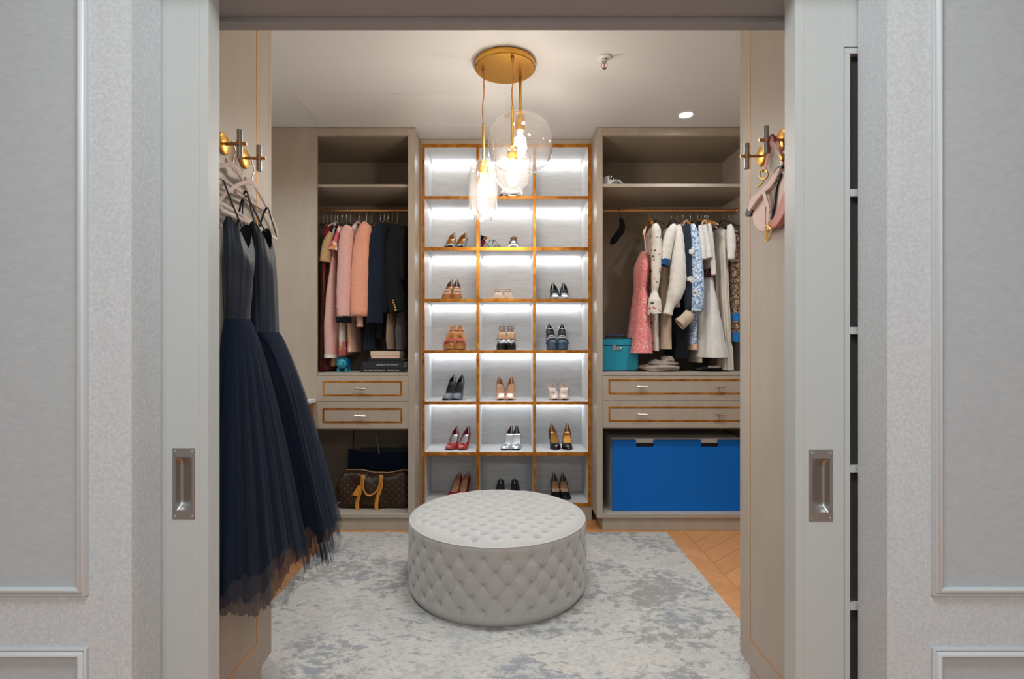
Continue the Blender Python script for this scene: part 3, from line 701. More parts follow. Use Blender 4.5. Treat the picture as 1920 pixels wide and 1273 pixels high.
def tulle_dress(name, label, wall_x, yc, side, waist, hem, bust, seed, straps, lean):
    """dress on its hanger against the wall; y runs along the wall. waist/hem/bust=(z, half width along the wall, depth off the wall)"""
    rnd = random.Random(seed)
    r = empty(name, (wall_x+.06, yc, hem[0]), label, 'dress', 'navy tulle dresses')
    zb, ab, bb = bust; zw, aw, bw = waist; zh, ah, bh = hem
    def ring(z, a, b, n=48, cy=yc, off=.012, fold=0, ph=0, k=9):
        out = []
        for i in range(n):
            th = 2*pi*i/n; f = 1+fold*sin(k*th+ph)
            out.append((wall_x+off+b*(1+sin(th)*f)*.5+b*.0, cy+a*cos(th)*f, z))
        return out
    # bodice: scooped top edge, waist seam
    N = 60; rows = []; zt = zb
    for j in range(15):
        v = j/14; row = []
        for i in range(N):
            th = 2*pi*i/N; fr = sin(th)                       # +1 is the aisle side (front of the dress)
            top = zt+.055*abs(cos(th))**1.5-.03*(1-abs(cos(th)))*(1 if fr > 0 else 1.6)
            z = lerp(top, zw, v)
            a = interp([(0, ab*.93), (.25, ab), (.6, lerp(ab, aw, .6)), (1, aw)], v)[0]
            b = interp([(0, bb*.85), (.25, bb), (.6, lerp(bb, bw, .5)), (1, bw)], v)[0]
            f = 1+.045*sin(7*th+1.3*seed)*sin(pi*v)+.02*sin(13*th+seed)
            row.append((wall_x+.012+b*(1+fr*f)*.5, yc+lean*(zt-z)+a*cos(th)*f, z))
        rows.append(row)
    bod = MB().loft(rows, cap=False).build('bodice', MT['navysatin'], r, smooth=180)
    MB().loft([[(lerp(p[0], wall_x+.012+bb*.5, .04), lerp(p[1], yc, .04), p[2]) for p in row] for row in rows[:6]], cap=False).build('bodice_lining', MT['navyline'], bod, smooth=180)
    for sgn in (-1, 1):
        hy = yc+sgn*straps[0]; hz = straps[1]
        MB().tube(catmull([(wall_x+.012+bb*.9, yc+sgn*ab*.78, zt+.025), (wall_x+.055, lerp(yc+sgn*ab*.78, hy, .6), lerp(zt+.03, hz, .6)), (wall_x+.034, hy, hz+.008), (wall_x+.018, lerp(yc+sgn*ab*.8, hy, .7), lerp(zt+.03, hz, .6)), (wall_x+.016, yc+sgn*ab*.8, zt+.02)], 6), .0048, 8, flat=((1, 0, 0), .35)).build('strap', MT['felt_black'], r, smooth=60)
    # skirt: lining and three layers of gathered tulle
    y0 = yc+lean*(zt-zw)
    def skirt(layer, mat, grow, zend, kf, amp, ragged, nm):
        N = 420; rows = []; J = 40; phs = [rnd.uniform(0, 6.28) for _ in range(6)]
        jag = [0]*N; v_ = 0
        for i in range(N):
            if i % 5 == 0: v_ = rnd.uniform(-1, .35)
            jag[i] = ragged*(v_+rnd.uniform(-.35, .35))
        for j in range(J+1):
            v = j/J; row = []
            for i in range(N):
                th = 2*pi*i/N
                g = v**.78
                a = lerp(aw*1.02, ah*grow, g); b = lerp(bw*1.03, bh*grow, g)
                am = amp*min(1, v*3)
                f = 1+am*(.55*sin(kf*th+phs[0]+.5*sin(3*v+phs[1]))+.3*sin((kf*2+1)*th+phs[2])+.25*sin((kf*.5//1)*th+phs[3]))
                z = lerp(zw, zend+.03*sin(2*th+phs[4])+.02*sin(5*th+phs[5]), v)
                if j >= J-2: z += jag[i]*(j-J+3)/3
                x = wall_x+.010+b*(1+sin(th)*f)*.5
                yv = y0+lean*.6*(zw-z)+a*cos(th)*f; sp = lerp(1.70, 1.795, v)-.35*(x-wall_x-.05)*side*0
                if side < 0 and yv > sp-.004: yv = sp-.004-.02*math.exp(-(yv-sp)/.05)+.02
                if side > 0 and yv < sp+.024: yv = sp+.024+.02*math.exp((yv-sp)/.05)-.02
                row.append((max(x, wall_x+.006+.002*layer), yv, z))
            rows.append(row)
        return MB().loft(rows, cap=False).build(nm, mat, r, smooth=180)
    skirt(0, MT['navyline'], .84, zh+.042, 14, .075, .008, 'underskirt')
    skirt(1, MT['tulle1'], .93, zh+.022, 17, .085, .012, 'tulle_layer')
    skirt(2, MT['tulle1'], .98, zh+.006, 21, .08, .016, 'tulle_layer')
    skirt(3, MT['tulle2'], 1.05, zh-.012, 19, .085, .02, 'tulle_layer')
    return r
h1 = blush_hanger((XLc+.03, 1.628, 1.872), (-.10, 1, 0), .215, 1.797, 'blush velvet hanger on the hook nearest the sliding door')
h2 = blush_hanger((XLc+.026, 1.755, 1.872), (-.06, 1, 0), .22, 1.782, 'blush velvet hanger on the hook nearest the gold inlay')
tulle_dress('tulle_dress', 'navy tulle midi dress with satin bodice on the hook nearest the sliding door', XLc, 1.625, -1, (1.327, .048, .062), (.545, .265, .205), (1.575, .060, .078), 3, (.075, 1.735), .02)
tulle_dress('tulle_dress', 'navy tulle midi dress with long satin bodice on the hook nearest the gold inlay', XLc, 1.775, 1, (1.29, .066, .078), (.54, .285, .245), (1.595, .055, .076), 11, (.075, 1.72), .07)

# ---- saddle bag
def saddle_bag():
    pink = plain('blush_leather', (226, 196, 184), .5, vary=8, vscale=60, bump=.1); rose = plain('rose_leather', (214, 138, 130), .5, vary=14, vscale=40); navy = plain('navy_leather_edge', (34, 40, 54), .5)
    gold = MT['pbrass']
    xw = XRc; r = empty('saddle_bag', (xw-.03, 1.70, 1.60), 'blush leather saddle bag with navy edging hung by its strap', 'handbag')
    D0 = .83                                                       # the bag hangs in a plane along the cabinet flank
    def Q(px, py, x=None):                                         # pixel -> point of the vertical plane X = x
        x = D0 if x is None else x
        d = F*x/(px-CX); return Vector((x, d, PZ(py, d)))
    def plate(name, pts, x0, x1, mat, par=None, bevel=.002):
        n = len(pts); q = [Q(a, b, D0) for a, b in pts]
        mb = MB(); mb.add([(x0, p.y, p.z) for p in q]+[(x1, p.y, p.z) for p in q], [tuple(reversed(range(n))), tuple(range(n, 2*n))]+[(i, (i+1) % n, n+(i+1) % n, n+i) for i in range(n)])
        return mb.build(name, mat, par or r, smooth=40, bevel=bevel)
    def smooth_poly(pts, n=5): return [(p.x, p.y) for p in catmull([Vector((a, b, 0)) for a, b in pts]+[Vector((pts[0][0], pts[0][1], 0))], n)[:-1]]
    body = smooth_poly([(1410, 392), (1424, 366), (1448, 343), (1466, 326), (1474, 322), (1476, 380), (1464, 405), (1448, 420), (1436, 432), (1424, 434), (1413, 424), (1408, 406)])
    plate('body', body, .835, .853, pink)
    plate('gusset', smooth_poly([(1440, 424), (1450, 404), (1461, 378), (1472, 352), (1478, 356), (1476, 384), (1462, 412), (1450, 427)]), .832, .852, rose)
    plate('body_edge', smooth_poly([(1458, 320), (1464, 328), (1456, 352), (1452, 388), (1447, 410), (1445, 408), (1449, 388), (1452, 352), (1456, 332)]), .829, .836, navy, bevel=.0006)
    flap = smooth_poly([(1406, 393), (1412, 372), (1424, 360), (1440, 346), (1452, 330), (1462, 316), (1466, 318), (1456, 340), (1446, 354), (1436, 361), (1424, 374), (1414, 388), (1408, 396)])
    plate('flap', flap, .823, .8345, pink)
    plate('flap_back', smooth_poly([(1452, 328), (1456, 316), (1466, 310), (1468, 314), (1460, 322)]), .826, .833, navy, bevel=.001)
    plate('tassel', smooth_poly([(1396.5, 403), (1400, 392), (1408, 388), (1410, 394), (1406, 404), (1399, 406)]), .83, .846, navy)
    fl2 = smooth_poly([(1434, 360), (1439, 358), (1444, 372), (1449, 392), (1445, 400), (1442, 386), (1440, 400), (1440, 424), (1436, 424), (1437, 398), (1438, 378)])
    plate('stirrup_strap', fl2, .820, .824, pink, bevel=.0008)
    # D charm
    ch = [Q(1435.5, 424, .816), Q(1436.5, 440, .816), Q(1437, 452, .816), Q(1443, 447, .816), Q(1446, 438, .816), Q(1445, 428, .816), Q(1440, 424, .816)]
    MB().tube(catmull(ch+[ch[0]], 4)[:-1], .0026, 8, closed=True).build('charm', gold, r, smooth=60)
    MB().tube([Q(1440, 424, .818), Q(1441, 415, .82)], .0022, 6).build('charm_link', gold, r, smooth=60)
    ring = [Q(1432+8*cos(a), 327+9*sin(a), .822) for a in [radians(q) for q in range(-60, 240, 20)]]
    MB().tube(ring, .0028, 8).build('strap_ring', gold, r, smooth=60)
    MB().tube([Q(1427, 319, .822), Q(1431, 320, .822)], .004, 8).build('strap_ring_stud', gold, r, smooth=60)
    MB().tube([Q(1432, 336, .822), Q(1431, 342, .824), Q(1424, 348, .826), Q(1418, 354, .828)], [.002, .0026, .003, .001], 8).build('strap_hook', gold, r, smooth=60)
    s1 = [Q(1434, 318, .823), Q(1438, 300, .822), Q(1443, 282, .815), Q(1447, 266, .81)]
    zt = 1.905
    s2 = [Vector((.815, 1.652, zt-.012)), Vector((.822, 1.652, zt-.004)), Vector((.829, 1.652, zt-.012))]
    s3 = [Q(1458, 266, .835), Q(1463, 280, .838), Q(1468, 296, .84), Q(1472, 312, .84)]
    MB().tube(catmull(s1+s2+s3, 5), .012, 8, flat=((1, 0, 0), .16)).build('strap', rose, r, smooth=60)
    MB().tube([Q(1466, 292, .836), Q(1470, 300, .836)], .008, 10).build('strap_buckle', gold, r, smooth=60)
    MB().tube([Q(1468, 302, .838), Q(1466, 318, .836)], .005, 8).build('strap_clip', MT['nickel'], r, smooth=60)
saddle_bag()
# ================================================================ shoes
def sh(name, c, rough=.35, **k): return plain('shoe_'+name, c, rough, **k)
SM = dict(tan=sh('tan', (186, 122, 62)), gold=sh('gold', (196, 140, 66), .35, metal=.6), black=sh('black', (18, 19, 23), .25), blacksuede=sh('suede', (20, 20, 23), .85), silver=sh('silver', (205, 207, 212), .32, metal=.7),
          glitter=None, nude=sh('nude', (222, 186, 160), .18, coat=.5), blush=sh('blush', (228, 204, 190), .3), beige=sh('beige', (206, 164, 120), .45), insole=sh('insole', (196, 128, 66), .5), insolep=sh('insole_pale', (206, 160, 122), .5),
          red=sh('red', (184, 56, 52), .3), redsole=sh('red_sole', (150, 20, 28), .35), brown=sh('brown', (112, 84, 66), .6), cork=sh('cork', (178, 118, 66), .7), pink=sh('pink', (214, 110, 110), .5), coral=sh('coral', (226, 166, 106), .45), blue=sh('blue', (52, 70, 92), .4), blackline=sh('black_lining', (24, 25, 30), .6), white=sh('white', (230, 228, 226), .4), grey=sh('grey', (150, 152, 158), .5))
t = NT('shoe_glitter'); v = t.voro(900, out='Color'); t.color(t.mix(.6, (150, 156, 166), v, 'MULTIPLY')).set(metal=.8, rough=.35).bump(t.voro(900), .8, .001); SM['glitter'] = t.m
t = NT('shoe_glitter_blue'); v = t.voro(800, out='Color'); t.color(t.mix(.6, (96, 116, 140), v, 'MULTIPLY')).set(metal=.6, rough=.4).bump(t.voro(800), .8, .001); SM['bluegl'] = t.m
def shoe(label, px, d, z, yaw, mirror=1, h=.10, plat=0.0, L=.20, W=.037, toe='round', shell=((0, 1),), sv=.66, up='nude', lining='insole', insole='insole', sole='black', heel='stiletto', counter=.066, vamp=.044, extras=(), kind='pump', group=None, toecap=None, heelmat=None, platmat=None, name=None, cat='shoe', px_at=.8):
    """toe points to -y; px/d give the ball of the foot"""
    y_ball = d; X = PX(px, d)
    root = empty(name or {'pump': 'high_heel_pump', 'sandal': 'heeled_sandal', 'sneaker': 'low_shoe'}[kind], (X, y_ball, z+.0004), label, cat, group, rz=yaw)
    def yy(s): return (px_at-s)*L
    def zz(s):                                     # footbed height
        t_ = max(0, min(1, (s-.16)/(.70-.16))); e = t_*t_*(3-2*t_)
        return .005+plat+(h)*(1-e)*(1-.06*(.16-min(s, .16))/.16)+ (.006 if s > .86 else 0)*((s-.86)/.14)**2
    def ww(s):
        w_ = interp([(0, .021), (.12, .0245), (.4, .0305), (.62, .036), (.76, W), (.88, W*.86), (1, W*.62)], s)[0]
        if s < .12: w_ *= sqrt(max(0, 1-((.12-s)/.12)**2))
        if toe == 'point' and s > .72: w_ *= max(0, 1-((s-.72)/.28)**1.7*.93)
        elif toe == 'square' and s > .9: w_ *= sqrt(max(0, 1-((s-.9)/.1)**4*.75))*1.15
        elif s > .76: w_ *= sqrt(max(0, 1-((s-.76)/.24)**2.6*.995))*(1+.25*(s-.76)/.24)
        return max(w_, .0008)
    def cx(s): return mirror*.006*sin(pi*min(1, max(0, (s-.2)/.8)))*-1
    def Ht(s): return interp([(0, counter), (.12, counter*1.0), (.4, .05), (sv, vamp), (.8, vamp*.76), (.92, vamp*.5), (1, .010)], s)[0]
    def pmax(s):
        if s >= sv: return pi/2
        t_ = (sv-s)/sv; edge = interp([(0, 1), (.10, .80), (.3, .60), (.6, .50), (.8, .50), (.86, .56), (.93, .70), (.97, .86), (1, 1.0)], t_)[0]
        return math.asin(min(1, edge)) if edge < 1 else (pi/2 if s > .3 else pi/2*.98)
    def sec(s, inset=0, n=7):
        w_, H, zb, c = ww(s), Ht(s), zz(s), cx(s); pm = pmax(s); L_, R_ = [], []
        for k in range(n+1):
            ps = pm*k/n; x = w_*(1-inset)*max(0, cos(ps))**(.75 if s > .55 else .38); zp = zb+H*sin(ps)*(1-inset*.6)
            if s < .55: q_ = max(0, min(1, (.55-s)/.45)); q_ = q_*q_*(3-2*q_); x = lerp(x, w_*(1-inset)*(1-.42*(k/n)**1.3), q_)
            L_.append((c-x, yy(s)+(0 if s > .05 else inset*-.02), zp)); R_.append((c+x, yy(s)+(0 if s > .05 else inset*-.02), zp))
        return L_, R_
    M_ = SM
    for si, (s0, s1) in enumerate(shell):
        NS = max(6, int(34*(s1-s0))); ss = [lerp(s0+(.002 if s0 == 0 else 0), s1, i/NS) for i in range(NS+1)]
        mb = MB()
        for side in (0, 1): mb.grid([sec(s)[side] for s in ss])
        mi = M_[up]
        if toecap and s1 > .9 and len(shell) > 1: mi = M_[toecap]
        mb.build('upper' if si == 0 else 'toe_upper', mi, root, smooth=180, local=True)
        li = [s for s in ss if s <= sv+.14]
        if len(li) > 2 and s0 < sv:
            mb = MB()
            for side in (0, 1): mb.grid([sec(s, .05)[side] for s in li])
            mb.build('lining', M_[lining], root, smooth=180, local=True)
    NS = 30; ss = [.004+i/NS*.994 for i in range(NS+1)]
    MB().grid([[(cx(s)+ww(s)*.985*u, yy(s), zz(s)+.0012) for u in (-1, -.5, 0, .5, 1)] for s in ss]).build('insole', M_[insole], root, smooth=180, local=True)
    rings = []
    for s in ss:
        w_ = ww(s)*1.03+.0006; zb = zz(s)+.0004
        th = plat+.0045 if s > .56 else .005+plat*max(0, (s-.42)/.14)
        lo = max(0, zb-th)
        rings.append([(cx(s)-w_, yy(s), zb), (cx(s)+w_, yy(s), zb), (cx(s)+w_*.96, yy(s), lo), (cx(s)-w_*.96, yy(s), lo)])
    MB().loft(rings).build('platform' if plat > .008 else 'outsole', M_[platmat or sole], root, smooth=40, local=True)
    if h > .03:
        hz = zz(.08)-.004; rings = []
        if heel == 'wedge':
            for s in ss[:18]:
                w_ = ww(s)*.95; rings.append([(cx(s)-w_, yy(s), zz(s)-.004), (cx(s)+w_, yy(s), zz(s)-.004), (cx(s)+w_*.86, yy(s), 0), (cx(s)-w_*.86, yy(s), 0)])
            MB().loft(rings).build('heel', M_[heelmat or up], root, smooth=40, local=True)
        else:
            wt = .024; wb, db = (.0055, .006) if heel == 'stiletto' else (.019, .019)
            for k in range(9):
                u = k/8; e = 1-(1-u)**2.2 if heel == 'stiletto' else u
                a = lerp(wt, wb, e); b = lerp(.026, db, e); yo = lerp(yy(.11), yy(.06), u)
                rings.append([(a*cos(2*pi*q/12), yo+b*sin(2*pi*q/12), lerp(hz, 0, u)) for q in range(12)])
            MB().loft(rings).build('heel', M_[heelmat or up], root, smooth=60, local=True)
    # --- trimmings
    def over(s, lift=.002, k=.0, n=10, e=.42):      # arc over the foot at section s
        w_, zb = ww(s), zz(s); H = interp([(0, .06), (.5, .05), (.7, .042), (.9, .028), (1, .02)], s)[0]
        return [(cx(s)+(w_+lift)*(1 if cos(a) > 0 else -1)*abs(cos(a))**.7, yy(s+k*sin(a)), zb+(H+lift)*sin(a)) for a in [pi*i/n for i in range(n+1)]]
    for e in extras:
        t_ = e[0]; mm = M_[e[1]]
        if t_ == 'band':
            MB().tube(catmull(over(e[2], .0015), 2), e[3], 8, flat=((0, 1, 0), .3)).build('strap', mm, root, smooth=60, local=True)
        elif t_ == 'cross':
            for sg in (-1, 1):
                w1, w2 = ww(e[2]), ww(e[3]); z1, z2 = zz(e[2]), zz(e[3])
                pts = [(cx(e[2])+sg*w1, yy(e[2]), z1), (cx(e[2])+sg*w1*.55, yy(lerp(e[2], e[3], .3)), lerp(z1, z2, .3)+e[4]*.85), (0, yy(lerp(e[2], e[3], .55)), lerp(z1, z2, .5)+e[4]), (cx(e[3])-sg*w2*.7, yy(lerp(e[2], e[3], .8)), lerp(z1, z2, .8)+e[4]*.7), (cx(e[3])-sg*w2, yy(e[3]), z2)]
                MB().tube(catmull(pts, 4), .0024, 6).build('strap', mm, root, smooth=60, local=True)
        elif t_ == 'ankle':                          # ring from the counter round the ankle
            zc = zz(.05)+counter*e[3]*.6
            ring = [(.025*cos(a)*(1-.25*sin(a)), yy(.17)+.036*sin(a), zc+.014*sin(a)) for a in [2*pi*i/24 for i in range(24)]]
            MB().tube(ring, .0026, 6, closed=True).build('ankle_strap', mm, root, smooth=60, local=True)
            MB().box(mirror*.0255-.002, mirror*.0255+.002, yy(.17)-.005, yy(.17)+.005, zc-.005, zc+.005).build('buckle', MT['pbrass'], root, local=True, bevel=.001)
        elif t_ == 'bow':
            s = e[2]; zc = zz(s)+Ht(s)*.98+e[4]; xo = e[5] if len(e) > 5 else 0; q = e[3]
            bw = MB()
            for sg in (-1, 1):
                rings = []
                for k in range(7):
                    u = k/6; wv = q*.42*sin(pi*(.12+.80*u)); hx = xo+sg*q*u
                    rings.append([(hx, yy(s)-.004-wv*.35*sin(2*pi*i/10), zc+.004*sin(pi*u)+wv*cos(2*pi*i/10)) for i in range(10)])
                bw.loft(rings)
            b_ = bw.build('bow', mm, root, smooth=60, local=True)
            MB().sphere((xo, yy(s)-.006, zc), (.005, .006, .006), 6).build('bow_knot', mm, b_, smooth=180, local=True)
        elif t_ == 'tie':                            # loose lace ends
            s = e[2]; zc = zz(s)+Ht(s)*.9
            for sg in (-1, 1): MB().tube(catmull([(0, yy(s), zc+.006), (sg*.02, yy(s)-.006, zc+.008), (sg*.04, yy(s)-.008, zc-.008*sg)], 4), .0017, 6).build('lace', mm, root, smooth=60, local=True)
        elif t_ == 'stripe':
            rr = []
            for s in [lerp(.58, .998, i/16) for i in range(17)]: rr.append((cx(s)-ww(s)*1.035-.001, yy(s)))
            rr = rr+[(cx(s)+ww(s)*1.035+.001, yy(s)) for s in [lerp(.998, .58, i/16) for i in range(17)]]
            MB().tube([(a, b, e[2]) for a, b in rr], .0022, 6).build('platform_stripe', mm, root, smooth=60, local=True)
        elif t_ == 'ornament':
            s = e[2]; zc = zz(s)+Ht(s)+.001
            MB().box(-.012, .012, yy(s)-.008, yy(s)+.006, zc-.004, zc+.004).build('ornament', mm, root, local=True, bevel=.0015)
    return root
def pair(lab, xs, row, d, yaws=(0, 0), **k):
    gl = k.pop('group', lab.replace('%s', 'pair')+' on the shoe tower')
    for i, x in enumerate(xs):
        m = -1 if i == 0 else 1
        shoe(lab, x, d, SHELF[row], radians(yaws[i]), mirror=m, group=gl, **k)
DB = 3.835
# row 1 (under the ceiling, behind the pendants)
pair('low black strappy sandal on the top shelf behind the pendant glass', (944, 965), 0, DB, (0, 0), kind='sandal', h=.015, L=.23, shell=((0, .10),), up='black', lining='brown', insole='brown', counter=.03, extras=(('band', 'black', .85, .007), ('band', 'black', .68, .006), ('cross', 'black', .75, .4, .05)))
# row 2
pair('gold-lined pointed pump with black toe on the second shelf', (838, 860), 1, DB, (-14, -14), h=.10, toe='point', up='silver', lining='gold', insole='gold', toecap='black', shell=((0, .7), (.7, 1)), sv=.70)
shoe('black strappy sandal turned sideways, showing a red stiletto heel', 934, 3.85, SHELF[1], radians(62), kind='sandal', h=.085, L=.19, shell=((0, .22),), up='black', lining='insole', insole='silver', sole='black', heelmat='redsole', counter=.052, extras=(('cross', 'black', .78, .45, .052), ('ankle', 'black', .9, .8), ('band', 'silver', .8, .01)))
shoe('black strappy sandal facing out beside its sideways partner', 963.5, 3.84, SHELF[1], 0, kind='sandal', h=.085, L=.19, shell=((0, .22),), up='black', lining='insole', insole='silver', sole='black', heelmat='redsole', counter=.052, extras=(('cross', 'black', .8, .45, .055), ('ankle', 'black', .9, .8), ('band', 'silver', .82, .012)))
# row 3
pair('tan suede platform pump with pale bow at the outer side', (837, 857), 2, DB, (-8, 6), h=.085, plat=.022, up='tan', lining='brown', insole='tan', sole='cork', sv=.7, extras=(('bow', 'blush', .72, .026, .002, 0),))
pair('low blush laced shoe with white toe stitching', (933, 953), 2, DB, (6, -6), kind='sneaker', h=.02, L=.24, W=.041, up='blush', lining='blush', insole='beige', sole='beige', counter=.09, vamp=.074, sv=.55, extras=(('cross', 'white', .86, .7, .066), ('cross', 'beige', .8, .62, .078), ('cross', 'white', .74, .54, .086), ('ornament', 'gold', .7), ('band', 'white', .9, .004)))
pair('black pointed-back pump with silver brogue vamp', (1040, 1060.5), 2, DB, (0, 0), h=.085, up='black', lining='blackline', insole='blackline', toecap='silver', shell=((0, .68), (.68, 1)), sv=.62, heel='block', extras=(('stripe', 'grey', .006),))
# row 4
pair('coral and tan striped platform sandal', (842, 863), 3, DB, (-6, 6), kind='sandal', h=.10, plat=.032, W=.042, heel='wedge', up='coral', lining='coral', insole='gold', sole='cork', platmat='cork', heelmat='cork', counter=.062, sv=.62, shell=((0, .22), (.62, .84)), extras=(('band', 'pink', .66, .006), ('band', 'pink', .82, .006), ('stripe', 'coral', .02), ('stripe', 'tan', .009), ('band', 'coral', .5, .014), ('ankle', 'coral', .9, .85)))
pair('black patent platform shoe with silver lace-up vamp and ties', (939.5, 959), 3, DB, (-3, 3), h=.10, plat=.026, up='silver', lining='insolep', insole='insolep', toecap='black', platmat='black', heelmat='black', shell=((0, .1), (.62, .8), (.8, 1)), sv=.62, counter=.066, extras=(('tie', 'black', .66), ('ankle', 'black', .9, .95), ('bow', 'black', .68, .012, .003)))
pair('black and blue glitter platform pump with white ankle band', (1035, 1055), 3, DB, (4, -4), h=.10, plat=.036, W=.040, up='black', lining='blackline', insole='blackline', toecap='bluegl', platmat='bluegl', heelmat='bluegl', heel='block', shell=((0, .3), (.6, .82), (.82, 1)), sv=.6, extras=(('band', 'white', .64, .008), ('cross', 'silver', .72, .5, .05), ('ankle', 'white', .9, .85), ('band', 'blue', .75, .008)))
# row 5
pair('silver glitter pump with black lining', (838, 857.5), 4, DB, (-13, -8), h=.115, up='glitter', lining='blackline', insole='blackline', sv=.70)
pair('glossy nude pump with tan insole', (938, 957.5), 4, DB, (4, -3), h=.10, up='nude', lining='insole', insole='insolep', sv=.70)
pair('blush slingback shoe with slit vamp', (1039, 1058.5), 4, DB, (5, -5), h=.075, up='blush', lining='blush', insole='blush', sv=.55, shell=((0, .08), (.55, 1)), counter=.05, extras=(('ankle', 'blush', 1.0, .7), ('ornament', 'blush', .62)))
# row 6
pair('red patent pump with small bow and silver lining', (843.5, 867), 5, DB, (-14, -12), h=.085, up='red', lining='redsole', insole='silver', sv=.72, extras=(('bow', 'red', .78, .016, -.002),))
pair('silver square-toe mule pump with metal ornament', (948, 967.5), 5, DB, (-16, -3), h=.09, toe='square', up='silver', lining='brown', insole='silver', sv=.78, shell=((0, .2), (.78, 1)), extras=(('ornament', 'silver', .84),))
pair('black pointed-toe pump with amber insole', (1041, 1065), 5, DB, (6, -4), h=.105, toe='point', W=.040, up='black', lining='insole', insole='gold', sv=.75)
# row 7
pair('red-backed tan insole pump behind the ottoman', (845, 864), 6, DB, (-22, -16), h=.105, up='redsole', lining='insolep', insole='insolep', sv=.74)
pair('black suede heel with ankle strap, standing heel outwards', (939.5, 965.5), 6, 3.96, (180, 178), kind='sandal', h=.10, up='blacksuede', lining='blackline', insole='blackline', heel='block', heelmat='blacksuede', counter=.065, sv=.62, shell=((0, .34), (.62, 1)), extras=(('ankle', 'blacksuede', 1.0, .8),))
pair('black round-toe pump with tan insole on the lowest shelf', (1041.5, 1062), 6, DB, (0, 5), h=.09, W=.039, up='black', lining='brown', insole='insolep', sv=.74)
# ================================================================ clothes on the rods
def pattern(name, kind):
    t = NT(name)
    if kind == 'tweed':
        n = t.noise(260, 3, .8); v = t.noise(60, 3, .7); t.color(t.mix(t.ramp(v, [(.4, 0.0), (.6, 1.0)]), t.ramp(n, [(.35, (232, 186, 172)), (.5, (222, 160, 148)), (.65, (240, 214, 200))]), t.ramp(n, [(.4, (205, 140, 132)), (.6, (236, 196, 182))]))); t.bump(n, .6, .003)
    elif kind == 'floral':
        dv = t.n.new('ShaderNodeVectorMath'); nz = t.n.new('ShaderNodeTexNoise'); nz.inputs['Scale'].default_value = 55; t.link(t.co, nz.inputs['Vector']); dv.operation = 'MULTIPLY_ADD'; t.link(nz.outputs['Color'], dv.inputs[0]); dv.inputs[1].default_value = (.04, .04, .04); t.link(t.co, dv.inputs[2]); v = t.voro(30, dv.outputs[0]); c = t.voro(30, dv.outputs[0], out='Color'); f = t.ramp(v, [(.26, 1.0), (.34, 0.0)])
        sel = t.n.new('ShaderNodeSeparateColor'); t.link(c, sel.inputs[0])
        hue = t.ramp(sel.outputs[0], [(.40, (52, 48, 44)), (.42, (196, 84, 84)), (.74, (222, 150, 60)), (.8, (60, 70, 60))])
        has = t.ramp(sel.outputs[1], [(.38, 0.0), (.42, 1.0)])
        t.color(t.mix(t.math('MULTIPLY', f, has), (226, 217, 205), hue)); t.bump(t.noise(200), .2, .002)
    elif kind == 'pinkfloral':
        v = t.voro(40, out='Color'); sel = t.n.new('ShaderNodeSeparateColor'); t.link(v, sel.inputs[0])
        t.color(t.ramp(sel.outputs[0], [(.3, (206, 84, 92)), (.55, (230, 150, 150)), (.7, (206, 160, 60)), (.75, (232, 214, 204))]))
    elif kind == 'lace':
        v = t.voro(85); n = t.noise(45, 4, .7); h = t.ramp(v, [(.16, 1.0), (.28, 0.0)])
        c = t.mix(h, t.ramp(n, [(.40, (238, 146, 144)), (.54, (234, 130, 132)), (.64, (246, 208, 184))]), (140, 52, 58)); t.color(c); t.bump(v, .6, .004)
    elif kind == 'bluelace':
        v = t.voro(75); n = t.noise(60, 4, .7); c = t.ramp(t.mix(.5, v, n), [(.34, (234, 237, 240)), (.47, (212, 224, 236)), (.55, (142, 174, 210)), (.7, (92, 128, 172))]); t.color(c); t.bump(v, .6, .004)
    elif kind == 'scroll':
        v = t.voro(22, t.map((1, 1, 1)), 'DISTANCE_TO_EDGE'); w_ = t.wave(22, t.map((1, 1, 1), (0, .78, .78)), dist=9, dscale=2)
        t.color(t.mix(t.ramp(v, [(.05, 1.0), (.09, 0.0)]), t.ramp(w_, [(.25, (96, 74, 58)), (.45, (190, 164, 136)), (.9, (176, 148, 122))]), (70, 52, 42)))
    elif kind == 'stripe':
        w_ = t.wave(30, t.map((1, 1, .02)), 'X', 1.5); t.color(t.ramp(w_, [(.3, (196, 92, 84)), (.7, (160, 96, 64))]))
    elif kind == 'fur':
        n = t.noise(140, 4, .8, t.map((1, 1, .3))); t.color(t.ramp(n, [(.3, (112, 92, 74)), (.7, (172, 150, 126))])); t.bump(n, .8, .004)
    elif kind == 'furgrey':
        n = t.noise(140, 4, .8, t.map((1, 1, .3))); t.color(t.ramp(n, [(.3, (62, 56, 52)), (.7, (100, 92, 86))])); t.bump(n, .8, .004)
    t.set(rough=.92, sheen=.2, spec=.15); return t.m
